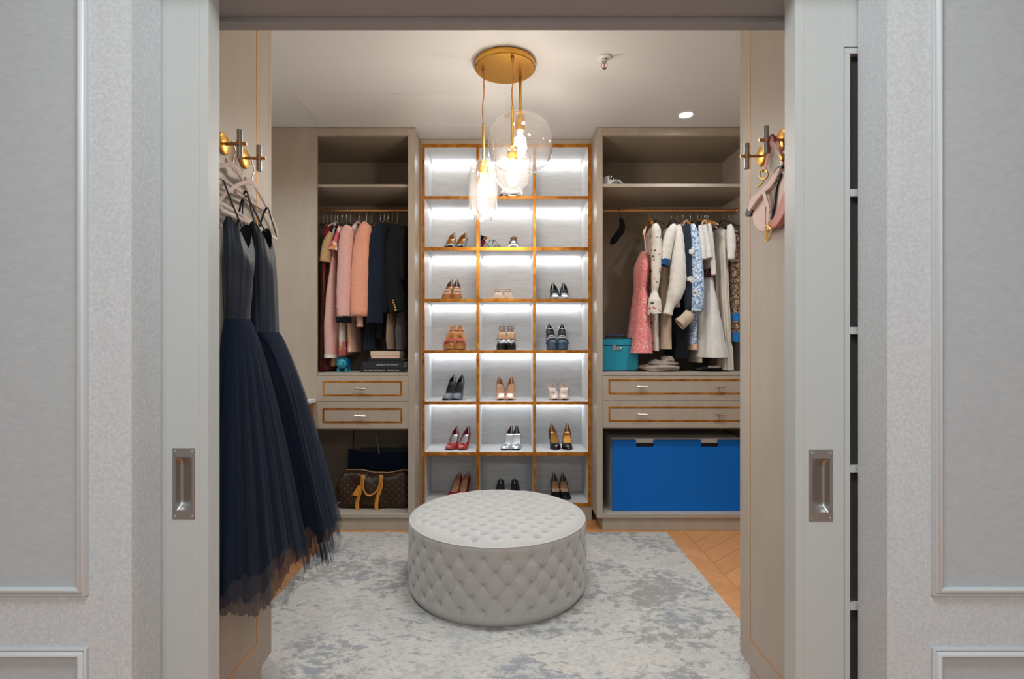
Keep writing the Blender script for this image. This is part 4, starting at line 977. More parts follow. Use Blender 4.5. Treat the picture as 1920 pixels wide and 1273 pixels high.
FM = dict(tweed=pattern('pink_tweed', 'tweed'), floral=pattern('floral_print', 'floral'), pinkfloral=pattern('pink_floral', 'pinkfloral'), lace=pattern('coral_lace', 'lace'), bluelace=pattern('blue_lace', 'bluelace'), scroll=pattern('brown_scroll', 'scroll'), stripe=pattern('coral_stripe', 'stripe'), fur=pattern('taupe_fur', 'fur'), furgrey=pattern('grey_fur', 'furgrey'),
          black=fabric('black_wool', (10, 11, 14), (17, 18, 21), sheen=.04), blazer=fabric('black_boucle', (10, 12, 16), (22, 25, 31), 120, sheen=.04), charcoal=fabric('charcoal_wool', (20, 19, 19), (27, 26, 25), sheen=.05), navy=fabric('navy_wool', (22, 33, 49), (17, 26, 40), sheen=.08), navy2=fabric('midnight_wool', (12, 16, 23), (19, 23, 31), sheen=.05), navyd=fabric('navy_crepe', (38, 48, 62), (28, 36, 48)),
          red=fabric('dark_red_crepe', (104, 12, 18), (78, 8, 14)), redwhite=fabric('red_knit', (150, 22, 34), (110, 14, 24)), camel=fabric('camel_wool', (196, 158, 114), (180, 140, 98)), cream=fabric('cream_cotton', (228, 216, 202), (216, 202, 188)), blush=fabric('blush_crepe', (232, 192, 172), (224, 180, 160)), salmon=fabric('salmon_wool', (232, 166, 138), (226, 154, 126)), peach=fabric('peach_crepe', (234, 190, 162), (226, 178, 150)),
          ivory=fabric('ivory_knit', (226, 220, 211), (216, 208, 198), 40), white=fabric('white_cotton', (228, 224, 218), (218, 213, 206), 30), pale=fabric('ivory_pleats', (214, 204, 190), (202, 190, 176), 30), beige=fabric('beige_wool', (196, 176, 154), (184, 164, 142)), blue=fabric('royal_blue_trim', (30, 84, 140), (24, 66, 112)), teal=fabric('turquoise_trim', (26, 130, 190), (20, 90, 160)), belt=fabric('black_red_belt', (20, 18, 18), (150, 24, 30), 30, contrast=(.5, .56)))
def hanger(px, mat, label, half=.19, yaw=0, neck_y=421, drop=.062, d=ROD_Y):
    X = PX(px, d); zn = PZ(neck_y, d); r = empty('clothes_hanger', (X, d, zn-drop), label, 'hanger', 'hangers on the rods')
    hk = [(X, d, zn), (X, d, zn+.022), (X+.001, d+.004, ROD_Z-.022), (X+.001, d+.0172, ROD_Z-.004), (X+.001, d+.0125, ROD_Z+.012), (X, d, ROD_Z+.0165), (X, d-.0125, ROD_Z+.012), (X, d-.0165, ROD_Z+.001)]
    MB().tube(catmull(hk, 4), .0019, 6).build('hanger_hook', MT['chrome'], r, smooth=60)
    MB().lathe([(.0045, -.002), (.0045, .014), (.003, .016)], (X, d, zn), 10).build('hanger_collar', MT['chrome'], r, smooth=60)
    a = Vector((sin(yaw), -cos(yaw), 0)); c = Vector((X, d, zn)); u = Vector((0, 0, 1)); wood = mat == MT['wood']
    pts = [c-a*half-u*drop, c-a*half*.6-u*drop*.52, c-a*half*.25-u*drop*.12, c+u*.002, c+a*half*.25-u*drop*.12, c+a*half*.6-u*drop*.52, c+a*half-u*drop]
    cp = catmull(pts, 4); n = len(cp)
    rad = [lerp(.0075 if wood else .0052, .012 if wood else .0052, abs(2*i/(n-1)-1)**2) for i in range(n)]
    MB().tube(cp, rad, 8).build('hanger_arms', mat, r, smooth=60)
    return r
BODIES = []; FRONT = (3.775, 3.765)
def hang_bodies():
    """garments hang side by side: at every height each body keeps to its own slot between its neighbours on the rod"""
    d = 3.66
    def centre(p, z):
        y = CY+(EYE-z)*F/d
        return None if y < p[0][0]-1 or y > p[-1][0]+1 else PX(interp([tuple(q) for q in p], y)[0], d)
    for root, mat, name, rings, prof, dy in BODIES:
        out = []
        for ring in rings:
            z = ring[0][2]; c = centre(prof, z)
            if c is None: out.append(ring); continue
            lo, hi = -9, 9
            for r2, _m, _n, _r, p2, _d in BODIES:
                if r2 == root: continue
                c2 = centre(p2, z)
                if c2 is None or dy in FRONT: continue
                if _d in FRONT:                      # a full skirt hanging in front keeps its width, the others give way
                    h2 = interp([tuple(q) for q in p2], CY+(EYE-z)*F/d)[1]*d/F
                    if c2 < c: lo = max(lo, c2+h2)
                    else: hi = min(hi, c2-h2)
                    continue
                if c2 < c-1e-6: lo = max(lo, (c+c2)/2+.0006)
                elif c2 > c+1e-6: hi = min(hi, (c+c2)/2-.0006)
            lo = min(lo, c-.0012); hi = max(hi, c+.0012)
            xs = [p[0] for p in ring]; a, b = min(xs), max(xs)
            fl = (c-lo)/(c-a) if a < lo else 1; fh = (hi-c)/(b-c) if b > hi else 1
            out.append([(c+(x-c)*(fl if x < c else fh), y, zz_) for x, y, zz_ in ring])
        MB().loft(out, cap=True).build(name, mat, root, smooth=60)
def body(root, mat, prof, dy=ROD_Y, n=44, fold=.06, kf=7, seed=1, name='body', cut=False, flat=False):
    """prof: (py, px, half width px, half depth m) seen at depth 3.66"""
    rnd = random.Random(seed); ph = [rnd.uniform(0, 6.28) for _ in range(4)]; rings = []; d = 3.66
    J = 26; ys = [lerp(prof[0][0], prof[-1][0], j/J) for j in range(J+1)]
    for j, y in enumerate(ys):
        x, hw, hy = interp([tuple(p) for p in prof], y); v = j/J; ring = []
        for i in range(n):
            th = 2*pi*i/n; f = 1+fold*min(1, v*2.5)*(sin(kf*th+ph[0]+v)+.6*sin((2*kf+1)*th+ph[1]))
            cx_, sy_ = cos(th), sin(th); e = .75
            ring.append((PX(x, d)+hw*d/F*f*math.copysign(abs(cx_)**e, cx_), dy+hy*(1+.25*(f-1))*math.copysign(abs(sy_)**e, sy_), PZ(y, d)))
        rings.append(ring)
    BODIES.append((root, mat, name, rings, prof, dy))
def sleeve(root, mat, pts, d=3.625, name='sleeve', open_=True, wr=.03, seed=1, ry=.042, d1=None):
    """pts: (px, py, half width px)"""
    rnd = random.Random(seed); d1 = d1 or d
    P3 = [Vector((*[(p[0]-CX), 0, (p[1]-CY)], )) for p in pts]
    c = catmull([Vector((p[0], p[1], p[2])) for p in pts], 6); rings = []; n = 20; N = len(c); ph = rnd.uniform(0, 6)
    for i, q in enumerate(c):
        t_ = i/(N-1); dd = lerp(d, d1, t_)
        a, b = c[max(0, i-1)], c[min(N-1, i+1)]; tx, ty = b.x-a.x, b.y-a.y; l = hypot(tx, ty) or 1
        nx, ny = -ty/l, tx/l                                  # normal in the image plane
        if ny > 0 and abs(ny) > .98: nx, ny = nx, ny
        hw = q.z*(1+wr*sin(i*1.7+ph)); ring = []
        for k in range(n):
            th = 2*pi*k/n; f = 1+.04*sin(3*th+ph+i*.35)
            px, py = q.x+nx*hw*cos(th)*f, q.y+ny*hw*cos(th)*f
            p = P(px, py, dd); s_ = min(ry, hw*dd/F*1.0)*sin(th)*f
            ring.append((p.x, dd+s_, p.z))
        rings.append(ring)
    b = len(rings[0]); mb = MB(); mb.grid(rings, closeu=True); mb.f.append(tuple(range(b))); mb.m.append(0)
    if not open_: mb.f.append(tuple(range((N-1)*b, N*b))); mb.m.append(0)
    return mb.build(name, mat, root, smooth=75, solid=.0012 if open_ else 0)
def dots(root, pts, r, mat, d=3.575, name='button'):
    for x, y in pts: q = P(x, y, d); MB().sphere(q, (r, r*.6, r), 6).build(name, mat, root, smooth=180)
def garment(name, label, cat, x, ybot, group): return empty(name, (PX(x, 3.66), ROD_Y, PZ(ybot, 3.66)), label, cat, group)
GL, GR = 'clothes on the left rod', 'clothes on the right rod'
def sh_prof(x, y0, hem, hw, hy=.13, hemx=None, hemw=None):
    hw *= .72; hemw = hemw or hw
    return [(y0, x, 2.5, .04), (y0+6, x, hw*.55, .10), (y0+17, x, hw*.9, hy+.02), (y0+60, x, hw, hy), (hem, hemx or x, hemw or hw, hy*.95)]
B, W_, BL = MT['felt_black'], MT['wood'], MT['blush_h']
# ---------------- left rod
g = garment('striped_gown', 'coral striped gown at the end of the rod by the taupe panel', 'dress', 604, 700, GL)
body(g, FM['stripe'], [(424, 606, 3, .05), (440, 606, 5, .12), (480, 605, 8, .13), (560, 606, 9, .14), (695, 600, 7, .12)], fold=.18, kf=5, seed=4); hanger(607, B, 'black velvet hanger of the coral striped gown')
g = garment('knit_top', 'short black knit top beside the coral striped gown', 'top', 610, 470, GL)
body(g, FM['black'], [(418, 612, 3, .04), (426, 612, 7, .16), (455, 611, 7, .17), (470, 611, 7, .16)], seed=5); hanger(614, B, 'black velvet hanger of the short knit top')
g = garment('red_dress', 'long dark red dress hanging down to the wardrobe floor', 'dress', 616, 697, GL)
body(g, FM['red'], [(420, 617, 3, .05), (430, 618, 6, .15), (500, 617, 9, .14), (600, 612, 11, .15), (694, 607, 12, .16)], fold=.1, seed=6); hanger(621, B, 'black velvet hanger of the dark red dress')
sleeve(g, FM['redwhite'], [(616, 421, 5), (613, 432, 6), (612, 443, 6)], 3.64, 'cap_sleeve')
g = garment('camel_coat', 'long camel coat with wide elbow sleeve', 'coat', 622, 688, GL)
body(g, FM['camel'], sh_prof(627, 424, 687, 8, .128, 621, 9), seed=7); sleeve(g, FM['camel'], [(622, 436, 6), (616, 452, 8.5), (611, 472, 9.5), (608, 491, 10.5)], 3.615, seed=2); hanger(628, B, 'black velvet hanger of the camel coat')
g = garment('tweed_dress', 'pale pink tweed dress with white hem and cream straps', 'dress', 620, 671, GL)
body(g, FM['tweed'], [(470, 625, 5.5, .14), (500, 624.5, 7, .15), (560, 620.5, 12, .16), (610, 619, 13.5, .17), (664, 619.5, 13, .17)], fold=.03, seed=8, dy=3.775)
body(g, FM['white'], [(663.5, 619.5, 13.2, .172), (671, 619.5, 13.4, .172)], fold=.0, seed=8, dy=3.775, name='hem_band')
for s_ in (-1, 1): MB().tube(catmull([P(628, 419, 3.72+s_*.0), P(626+s_*2, 440, 3.64 if s_ < 0 else 3.9), P(625+s_*2, 472, 3.64 if s_ < 0 else 3.9)], 4), .009, 8, flat=((0, 1, 0), .4)).build('strap', FM['cream'], g, smooth=60)
hanger(633, BL, 'blush velvet hanger of the pink tweed dress', neck_y=418)
g = garment('floral_blouse', 'pink floral blouse with gathered short sleeve and long print skirt', 'dress', 636, 666, GL)
body(g, FM['pinkfloral'], sh_prof(640, 420, 620, 4, .13, 641, 4.5), seed=9); body(g, FM['floral'], [(600, 641, 4, .17), (640, 641, 4.2, .18)], name='skirt_print'); body(g, FM['pinkfloral'], [(640, 641, 4.3, .18), (666, 641, 4.6, .182)], name='skirt_hem')
sleeve(g, FM['pinkfloral'], [(638, 424, 3.5), (633, 440, 4.5), (629, 452, 4.5), (626, 460, 8), (625, 469, 8.5)], 3.60, seed=3); hanger(641, B, 'black velvet hanger of the pink floral blouse')
g = garment('peach_dress', 'plain peach dress showing below the pink tweed jacket', 'dress', 653, 661, GL)
body(g, FM['peach'], sh_prof(648, 424, 660, 7, .13, 653, 8.5), seed=10); sleeve(g, FM['blush'], [(646, 430, 5), (640, 450, 6), (638, 480, 5), (637, 520, 4)], 3.64); hanger(650, B, 'black velvet hanger of the plain peach dress')
g = garment('tweed_jacket', 'pale pink tweed jacket with black cuff and two dark buttons', 'jacket', 648, 640, GL)
body(g, FM['tweed'], sh_prof(655, 421, 600, 8, .128), seed=11)
s1 = sleeve(g, FM['tweed'], [(656, 424, 7), (652, 434, 12), (649, 460, 14), (647.5, 510, 14.5), (646, 560, 14.2), (645, 594, 13.6)], 3.60, seed=4)
sleeve(g, FM['black'], [(645, 593, 14.2), (645, 599, 14.4), (645, 605, 14.2)], 3.60, 'cuff', wr=0)
dots(g, [(634.5, 580), (634.8, 589.5)], .0075, MT['black'], 3.568); hanger(657, B, 'black velvet hanger of the pink tweed jacket')
g = garment('cream_blouse', 'cream blouse with open collar between the tweed jacket and salmon coat', 'blouse', 667, 600, GL)
body(g, FM['cream'], sh_prof(668, 420, 590, 6, .13), seed=12); sleeve(g, FM['cream'], [(668, 421, 4), (664, 432, 6), (662, 460, 5), (661, 520, 4)], 3.63)
MB().tube(catmull([P(671, 430, 3.7), P(667, 420, 3.72), P(672, 417, 3.76), P(677, 421, 3.72)], 4), .010, 8, flat=((1, 0, 0), .35)).build('collar', FM['blush'], g, smooth=60); hanger(673, B, 'black velvet hanger of the cream blouse')
g = garment('salmon_coat', 'salmon wool coat with straight full-length sleeve', 'coat', 678, 612, GL)
body(g, FM['salmon'], sh_prof(686, 419, 590, 10, .128), seed=13); sleeve(g, FM['salmon'], [(691, 420, 8), (685, 430, 13), (680, 460, 16), (677, 520, 17.5), (675.5, 593, 18)], 3.60, seed=5, ry=.05)
sleeve(g, FM['tweed'], [(675, 585, 6), (675, 613, 6)], 3.62, 'inner_cuff', wr=0); hanger(687, B, 'black velvet hanger of the salmon coat')
g = garment('navy_coat', 'navy wool coat with wide sleeve next to the salmon coat', 'coat', 700, 656, GL)
body(g, FM['navy'], sh_prof(708, 416, 656, 11, .128, 688, 11), seed=14); sleeve(g, FM['navy'], [(718, 418, 7), (711, 428, 10), (706, 455, 13), (704, 510, 15), (703, 560, 15.5), (703.5, 606, 15.5)], 3.60, seed=6); hanger(697, B, 'black velvet hanger of the navy wool coat')
g = garment('midnight_jacket', 'midnight blue jacket with slim sleeve', 'jacket', 720, 640, GL)
body(g, FM['navy2'], sh_prof(724, 416, 635, 11, .128, 708, 14), seed=15); sleeve(g, FM['navy2'], [(728, 418, 7), (722, 430, 10), (719, 460, 10), (720, 520, 10), (722, 588, 10)], 3.62, seed=7); hanger(713, B, 'black velvet hanger of the midnight blue jacket')
g = garment('blazer', 'black blazer with five gold cuff buttons', 'blazer', 738, 640, GL)
body(g, FM['blazer'], sh_prof(745, 420, 560, 11, .128), seed=16); sleeve(g, FM['blazer'], [(747, 424, 8), (741, 436, 13), (736, 470, 14.5), (736, 520, 14.5), (740, 560, 14), (744, 586, 13)], 3.60, seed=8)
dots(g, [(736.6, 563.2), (738, 567.6), (739.4, 572.2), (740.6, 576.6), (741.8, 581.4)], .0072, MT['pbrass'], 3.555); hanger(727.5, W_, 'beech hanger with its arm showing beside the black blazer', yaw=radians(-16), neck_y=416, drop=.075)
g = garment('charcoal_jacket', 'short charcoal jacket against the right side panel', 'jacket', 756, 560, GL)
body(g, FM['charcoal'], sh_prof(758, 424, 540, 8, .13), seed=17); sleeve(g, FM['charcoal'], [(759, 424, 6), (755, 438, 8), (752, 470, 8), (751.5, 526, 8)], 3.615, seed=9); hanger(745, W_, 'beech hanger holding the charcoal jacket')
g = garment('fur_gilet', 'taupe fur gilet ending just above the books', 'gilet', 728, 656, GL)
body(g, FM['fur'], [(430, 733, 3, .08), (560, 730, 4, .13), (600, 729, 8.5, .16), (630, 729, 9.5, .17), (655, 730, 8.5, .15)], fold=.14, kf=4, seed=18); hanger(720, B, 'black velvet hanger of the taupe fur gilet')
g = garment('fur_vest', 'dark grey fur vest beside the taupe gilet', 'vest', 749, 656, GL)
body(g, FM['furgrey'], [(430, 748, 3, .08), (580, 747, 5, .14), (620, 748, 8.5, .16), (656, 748.5, 7, .15)], fold=.14, kf=4, seed=19); hanger(735.5, B, 'black velvet hanger of the grey fur vest')
# ---------------- right rod
g = empty('black_sock', (PX(1158, 3.75), 3.75, PZ(459, 3.75)), 'single black sock hung on a wire from the right rod', 'sock')
sleeve(g, FM['black'], [(1164.5, 409.5, 2.5), (1165, 413, 4.2), (1166.5, 424, 5.5), (1164, 434, 6.6), (1157, 443, 6.4), (1150, 452, 5.8), (1146.5, 457.5, 3)], 3.76, 'foot', open_=False, wr=.02)
MB().tube(catmull([P(1164.5, 411, 3.76), P(1163, 400, 3.77), Vector((PX(1161, 3.78), ROD_Y-.016, ROD_Z+.002)), Vector((PX(1161, 3.78), ROD_Y-.002, ROD_Z+.0165)), Vector((PX(1161, 3.78), ROD_Y+.015, ROD_Z+.004))], 4), .0017, 6).build('wire_hook', MT['black'], g, smooth=60)
g = garment('lace_dress', 'coral pink lace dress with thin straps above the teal case', 'dress', 1205, 662, GR)
body(g, FM['lace'], [(466, 1212, 2, .03), (478, 1211.5, 6, .11), (497, 1210, 10.5, .15), (520, 1209, 9.5, .14), (541, 1208, 8, .12), (556, 1208, 11, .14), (600, 1206.5, 15, .16), (640, 1205, 19, .18), (662, 1204, 21.5, .19)], fold=.05, kf=8, seed=21, dy=3.775)
MB().tube(catmull([P(1208, 438, 3.66), P(1209.5, 455, 3.65), P(1212, 474, 3.66)], 4), .004, 8).build('strap', FM['blush'], g, smooth=60); MB().tube(catmull([P(1212, 438, 3.72), P(1215, 458, 3.8), P(1217, 482, 3.86)], 4), .004, 8).build('strap', FM['peach'], g, smooth=60)
MB().tube(catmull([P(1212, 425, 3.70), P(1208.5, 432, 3.67), P(1207, 440, 3.66)], 4), [.006]*4+[.010]*5, 8).build('shoulder_loop', FM['peach'], g, smooth=60)
hanger(1217.5, W_, 'beech hanger of the coral lace dress', half=.16, yaw=radians(-8), neck_y=411)
g = garment('floral_dress', 'white floral dress with puffed cuff next to the lace dress', 'dress', 1230, 660, GR)
body(g, FM['floral'], sh_prof(1231, 420, 658, 9, .128, 1232, 8.5), seed=22, fold=.08); sleeve(g, FM['floral'], [(1226, 420, 4), (1229.5, 430, 8.5), (1231, 460, 9.5), (1230, 500, 9), (1228.5, 535, 7), (1227.5, 546, 5), (1227, 562, 11), (1227, 580, 13), (1228, 589, 12)], 3.60, seed=11, wr=.05); hanger(1229, B, 'black velvet hanger of the white floral dress', neck_y=414)
g = garment('cream_tee_dress', 'cream short-sleeved dress with blue band at the cuff', 'dress', 1254, 655, GR)
body(g, FM['ivory'], sh_prof(1260, 421, 520, 10, .128), seed=23); body(g, FM['beige'], [(500, 1252, 10, .13), (655, 1251, 12.5, .15)], name='skirt', fold=.09, kf=5, seed=23)
sleeve(g, FM['ivory'], [(1266, 422, 5), (1260, 432, 9.5), (1254, 450, 10.5), (1249, 472, 10.5), (1245.8, 488, 10)], 3.61, seed=12); sleeve(g, FM['blue'], [(1246.2, 486, 10.4), (1244.8, 492, 10.4), (1243.6, 498, 10)], 3.61, 'cuff', wr=0); hanger(1259, B, 'black velvet hanger of the cream dress with blue cuff', neck_y=414)
g = garment('ivory_cardigan', 'ivory knit cardigan with balloon sleeve', 'cardigan', 1268, 592, GR)
body(g, FM['ivory'], sh_prof(1276, 420, 575, 8, .128), seed=24); sleeve(g, FM['ivory'], [(1273.5, 421, 3), (1273.5, 436, 6.5), (1273, 465, 10.5), (1272, 500, 14), (1270, 530, 15.5), (1264, 556, 13.5), (1256.5, 573, 8.5), (1251, 590, 9)], 3.60, seed=13, ry=.05); hanger(1269.5, BL, 'pale hanger of the ivory balloon-sleeve cardigan', neck_y=419)
g = garment('navy_dress', 'long navy dress with rolled beige cuff', 'dress', 1284, 672, GR)
body(g, FM['navyd'], sh_prof(1288, 421, 600, 9, .128, 1284, 12), seed=25); body(g, FM['navy2'], [(560, 1284, 12, .13), (672, 1281, 16, .15)], name='skirt', fold=.08, seed=25)
sleeve(g, FM['navyd'], [(1288, 421, 6), (1289, 440, 8.5), (1289.5, 490, 9), (1290.5, 540, 8.5), (1292, 580, 7)], 3.62, seed=14); sleeve(g, FM['beige'], [(1294, 586, 9), (1288, 595, 11), (1281, 602, 12), (1274, 608, 12.5)], 3.60, 'rolled_cuff', wr=.02)
hanger(1280, W_, 'beech hanger arching over the long navy dress', neck_y=417)
MB().tube(catmull([P(1281, 424, 3.68), P(1283, 417, 3.68), P(1287, 414, 3.69), P(1291, 418, 3.69), P(1292.5, 424, 3.7)], 4), .008, 8).build('collar', FM['peach'], g, smooth=60)
g = garment('blue_lace_dress', 'blue and white floral lace dress with raised flowers', 'dress', 1306, 655, GR)
body(g, FM['bluelace'], sh_prof(1307, 420, 646, 9, .128, 1306, 10), seed=26, fold=.05); body(g, FM['peach'], [(645, 1306, 9, .135), (656, 1305.5, 9.5, .137)], name='slip_hem', fold=.02)
sleeve(g, FM['bluelace'], [(1299, 420, 3.5), (1301, 430, 6), (1304, 455, 8), (1307, 490, 10), (1308.5, 530, 11), (1307, 565, 11), (1305, 585, 9)], 3.60, seed=15)
for (fx, fy, fr) in ((1296.5, 472, 5), (1300, 467, 4), (1293.5, 523, 5), (1299, 526, 4.5), (1305, 545, 4)):
    c = P(fx, fy, 3.562); mb = MB()
    for k in range(5): a = 2*pi*k/5; mb.sphere((c.x+fr*.0021*cos(a), c.y, c.z+fr*.0021*sin(a)), (fr*.0019, .003, fr*.0019), 5)
    mb.build('raised_flower', FM['white'], g, smooth=180)
hanger(1294.5, B, 'black velvet hanger of the blue lace dress', neck_y=418)
g = garment('white_tee', 'white short-sleeved tee with cream lining next to the blue lace dress', 'top', 1317, 560, GR)
body(g, FM['pale'], sh_prof(1320, 421, 680, 6, .13, 1318, 6), seed=27); sleeve(g, FM['white'], [(1313, 422, 3.5), (1314, 432, 5), (1316, 455, 7), (1318.5, 487, 7.2)], 3.605, seed=16); hanger(1308.5, W_, 'beech hanger of the white tee beside the blue lace dress', neck_y=414)
g = garment('white_shirt', 'crisp white short-sleeved shirt with cream collar', 'shirt', 1328, 560, GR)
body(g, FM['white'], sh_prof(1328, 421, 560, 6, .13), seed=28); sleeve(g, FM['white'], [(1321, 421, 3.5), (1323, 432, 4.5), (1327, 455, 5.6), (1330, 484, 6)], 3.60, seed=17)
MB().tube(catmull([P(1316.5, 424, 3.66), P(1318, 416, 3.66), P(1322, 413.5, 3.66), P(1326, 417, 3.67), P(1326.5, 421, 3.67)], 4), .006, 8).build('collar', FM['cream'], g, smooth=60); hanger(1315, W_, 'beech hanger of the crisp white shirt', neck_y=413)
g = garment('white_cardigan', 'thin white cardigan with long narrow sleeve', 'cardigan', 1334, 560, GR)
body(g, FM['pale'], sh_prof(1336, 420, 560, 5, .13), seed=29); sleeve(g, FM['white'], [(1329, 419, 3), (1331, 430, 4.2), (1334, 460, 5), (1336.5, 490, 5), (1338, 516, 4.8)], 3.615, seed=18); hanger(1321, W_, 'beech hanger of the thin white cardigan', neck_y=414)
g = garment('belted_skirt_dress', 'white flared dress with black and red belt', 'dress', 1336, 672, GR)
body(g, FM['white'], [(440, 1326, 4, .10), (500, 1330, 7, .12), (508, 1331, 7, .125), (530, 1332, 8.5, .13), (570, 1333.5, 13.5, .15), (620, 1336, 19.5, .17), (670, 1338, 25, .19)], fold=.09, kf=5, seed=30, dy=3.765)
body(g, FM['belt'], [(504, 1331, 7.6, .128), (520, 1331.5, 8.2, .135)], name='belt', fold=.0, dy=3.765)
hanger(1327, BL, 'pale hanger of the belted white dress', neck_y=416)
g = garment('white_slip', 'straight white slip showing under the flared dress', 'slip', 1318, 681, GR)
body(g, FM['white'], [(440, 1321, 3, .09), (560, 1319, 5.5, .12), (680, 1318.5, 6.5, .13)], seed=31, dy=3.85); hanger(1324.5, BL, 'pale hanger of the straight white slip')
g = garment('pleated_dress', 'ivory pleated dress hanging to the wardrobe floor', 'dress', 1364, 697, GR)
body(g, FM['pale'], [(421, 1362, 3, .05), (430, 1360, 9, .14), (470, 1357.5, 13, .16), (540, 1361, 11, .15), (600, 1365, 11, .15), (694, 1367, 12.5, .16)], fold=.12, kf=11, seed=32); sleeve(g, FM['white'], [(1367, 421, 4), (1370, 432, 7), (1371, 455, 8), (1370.5, 487, 6.5)], 3.605, seed=19); hanger(1354, B, 'black velvet hanger of the ivory pleated dress', neck_y=414)
g = garment('scroll_dress', 'brown scroll-patterned dress with turquoise bands', 'dress', 1381, 642, GR)
body(g, FM['scroll'], [(423, 1382, 3, .05), (432, 1383, 8, .14), (500, 1382, 9, .15), (588, 1383, 9, .15)], seed=33, fold=.03); body(g, FM['teal'], [(587, 1383, 9.1, .152), (601, 1383, 9.2, .153)], name='turquoise_band', fold=.03); body(g, FM['scroll'], [(600, 1383, 9, .15), (624, 1383, 9, .15)], name='lower_band', fold=.03); body(g, FM['teal'], [(623, 1383, 9.2, .152), (641, 1383, 9.3, .154)], name='turquoise_hem', fold=.03); hanger(1367, B, 'black velvet hanger of the brown scroll dress')
hang_bodies()
# ================================================================ things standing in the wardrobes
def text_mesh(body_, size, name, mat, parent, origin, ext=.0004, rot=(pi/2, 0, 0), width=None):
    cu = bpy.data.curves.new(name, 'FONT'); cu.body = body_; cu.size = size; cu.extrude = ext; cu.align_x = 'CENTER'; cu.align_y = 'CENTER'
    o = bpy.data.objects.new(name, cu); COL.objects.link(o)
    dg = bpy.context.evaluated_depsgraph_get(); me = bpy.data.meshes.new_from_object(o.evaluated_get(dg)); bpy.data.objects.remove(o)
    me.materials.clear(); me.materials.append(mat); ob = bpy.data.objects.new(name, me); COL.objects.link(ob)
    xs = [v.co.x for v in me.vertices]; sx = width/(max(xs)-min(xs)) if width else 1
    ob.parent = parent; ob.location = Vector(origin)-ORI[parent.name]; ob.rotation_euler = rot; ob.scale = (sx, 1, 1)
    return ob
# ---- books
def book(label, x0, x1, y0, y1, z0, z1, cover, pages, d0, dep, titles=()):
    r = empty('book', ((x0+x1)/2, d0+dep/2, z0), label, 'book', 'books stacked on the left wardrobe floor'); c = .003
    mb = MB().box(x0, x1, d0, d0+dep, z0, z0+c).box(x0, x1, d0, d0+dep, z1-c, z1).box(x0, x1, d0, d0+c, z0+c, z1-c)
    cv = mb.build('cover', cover, r, bevel=.0008)
    MB().box(x0+.003, x1-.003, d0+c+.0002, d0+dep-.004, z0+c, z1-c).build('pages', pages, r)
    for tx, xx, w_, sz in titles: text_mesh(tx, sz, 'spine_lettering', MT['white'], cv, (xx, d0-.0003, (z0+z1)/2), width=w_)
    return r
dk = plain('book_black_cloth', (26, 27, 31), .7, vary=6); dk2 = plain('book_dark_cover', (36, 39, 46), .6, vary=6); crm = plain('book_cream_cloth', (216, 190, 166), .7, vary=14, vscale=90); pg = plain('book_pages', (228, 216, 198), .8); crm2 = plain('book_pink_cream', (222, 184, 158), .7)
db = 3.60
def BX(px): return PX(px, db)
z1 = HZ+.0005
book('lowest black book of the stack with white spine lettering', BX(674), BX(762), 0, 0, z1, z1+.0255, dk, pg, db, .24, (('THE LIGHT BETWEEN US', BX(702), BX(722)-BX(682), .012), ('Thomas Prior', BX(737.5), BX(749)-BX(726), .012)))
z2 = z1+.0257
book('dark grey book with white lettering lying on the lowest book', BX(679), BX(757), 0, 0, z2, z2+.047, dk2, pg, db+.005, .22, (('BEHIND THE REPORT', BX(726.5), BX(747)-BX(706), .010),))
z3 = z2+.0472
book('thin black book under the cream book', BX(690), BX(752), 0, 0, z3, z3+.020, dk, pg, db+.02, .19)
z4 = z3+.0202
book('cream pink book in the middle of the stack', BX(694.2), BX(748), 0, 0, z4, z4+.0185, crm2, pg, db+.02, .18)
book('cream book on top of the stack under the fur gilet', BX(693.4), BX(748.6), 0, 0, z4+.0187, z4+.050, crm, pg, db+.018, .18)
# ---- blue pig
def pig():
    d = 3.635; s = d/F; c = P(643, 685, d); z0 = HZ+.0005
    glit = NT('blue_glitter'); v = glit.voro(260, out='Color'); glit.color(glit.mix(.55, (16, 96, 150), v, 'MULTIPLY')).set(rough=.3, metal=.4).bump(glit.voro(260), .5, .002)
    teal = plain('pig_teal', (20, 150, 178), .35, vary=20, vscale=120)
    r = empty('pig_figurine', (c.x, d, z0), 'round blue glitter pig figurine with teal ears and feet', 'figurine')
    zc = z0+.055
    MB().sphere((c.x, d+.02, zc), (.048, .058, .044), 14).build('body', glit.m, r, smooth=180)
    MB().sphere((c.x, d-.026, zc+.003), (.036, .022, .034), 12).build('head', teal, r, smooth=180)
    for sg in (-1, 1):
        MB().add([(c.x+sg*.012, d-.03, zc+.026), (c.x+sg*.036, d-.024, zc+.022), (c.x+sg*.038, d-.034, zc+.044), (c.x+sg*.026, d-.018, zc+.02)], [(0, 1, 2), (1, 3, 2), (3, 0, 2), (0, 3, 1)]).build('ear', teal, r, smooth=60)
        for yo in (-.014, .048): MB().lathe([(.0105, 0), (.012, .006), (.010, .03)], (c.x+sg*.026, d+yo, z0), 12).build('foot', teal, r, smooth=60)
        MB().sphere((c.x+sg*.016, d-.045, zc+.014), .003, 6).build('eye', MT['black'], r, smooth=180)
    sn = MB().lathe([(.0005, -.010), (.0115, -.010), (.014, -.006), (.014, .006)], (c.x, d-.047, zc+.004), 20, axis='y').build('snout', teal, r, smooth=50)
    for k in range(8): a = 2*pi*k/8; MB().sphere((c.x+.0085*cos(a), d-.058, zc+.004+.0085*sin(a)), .0018, 5).build('rhinestone', MT['white'], sn, smooth=180)
pig()
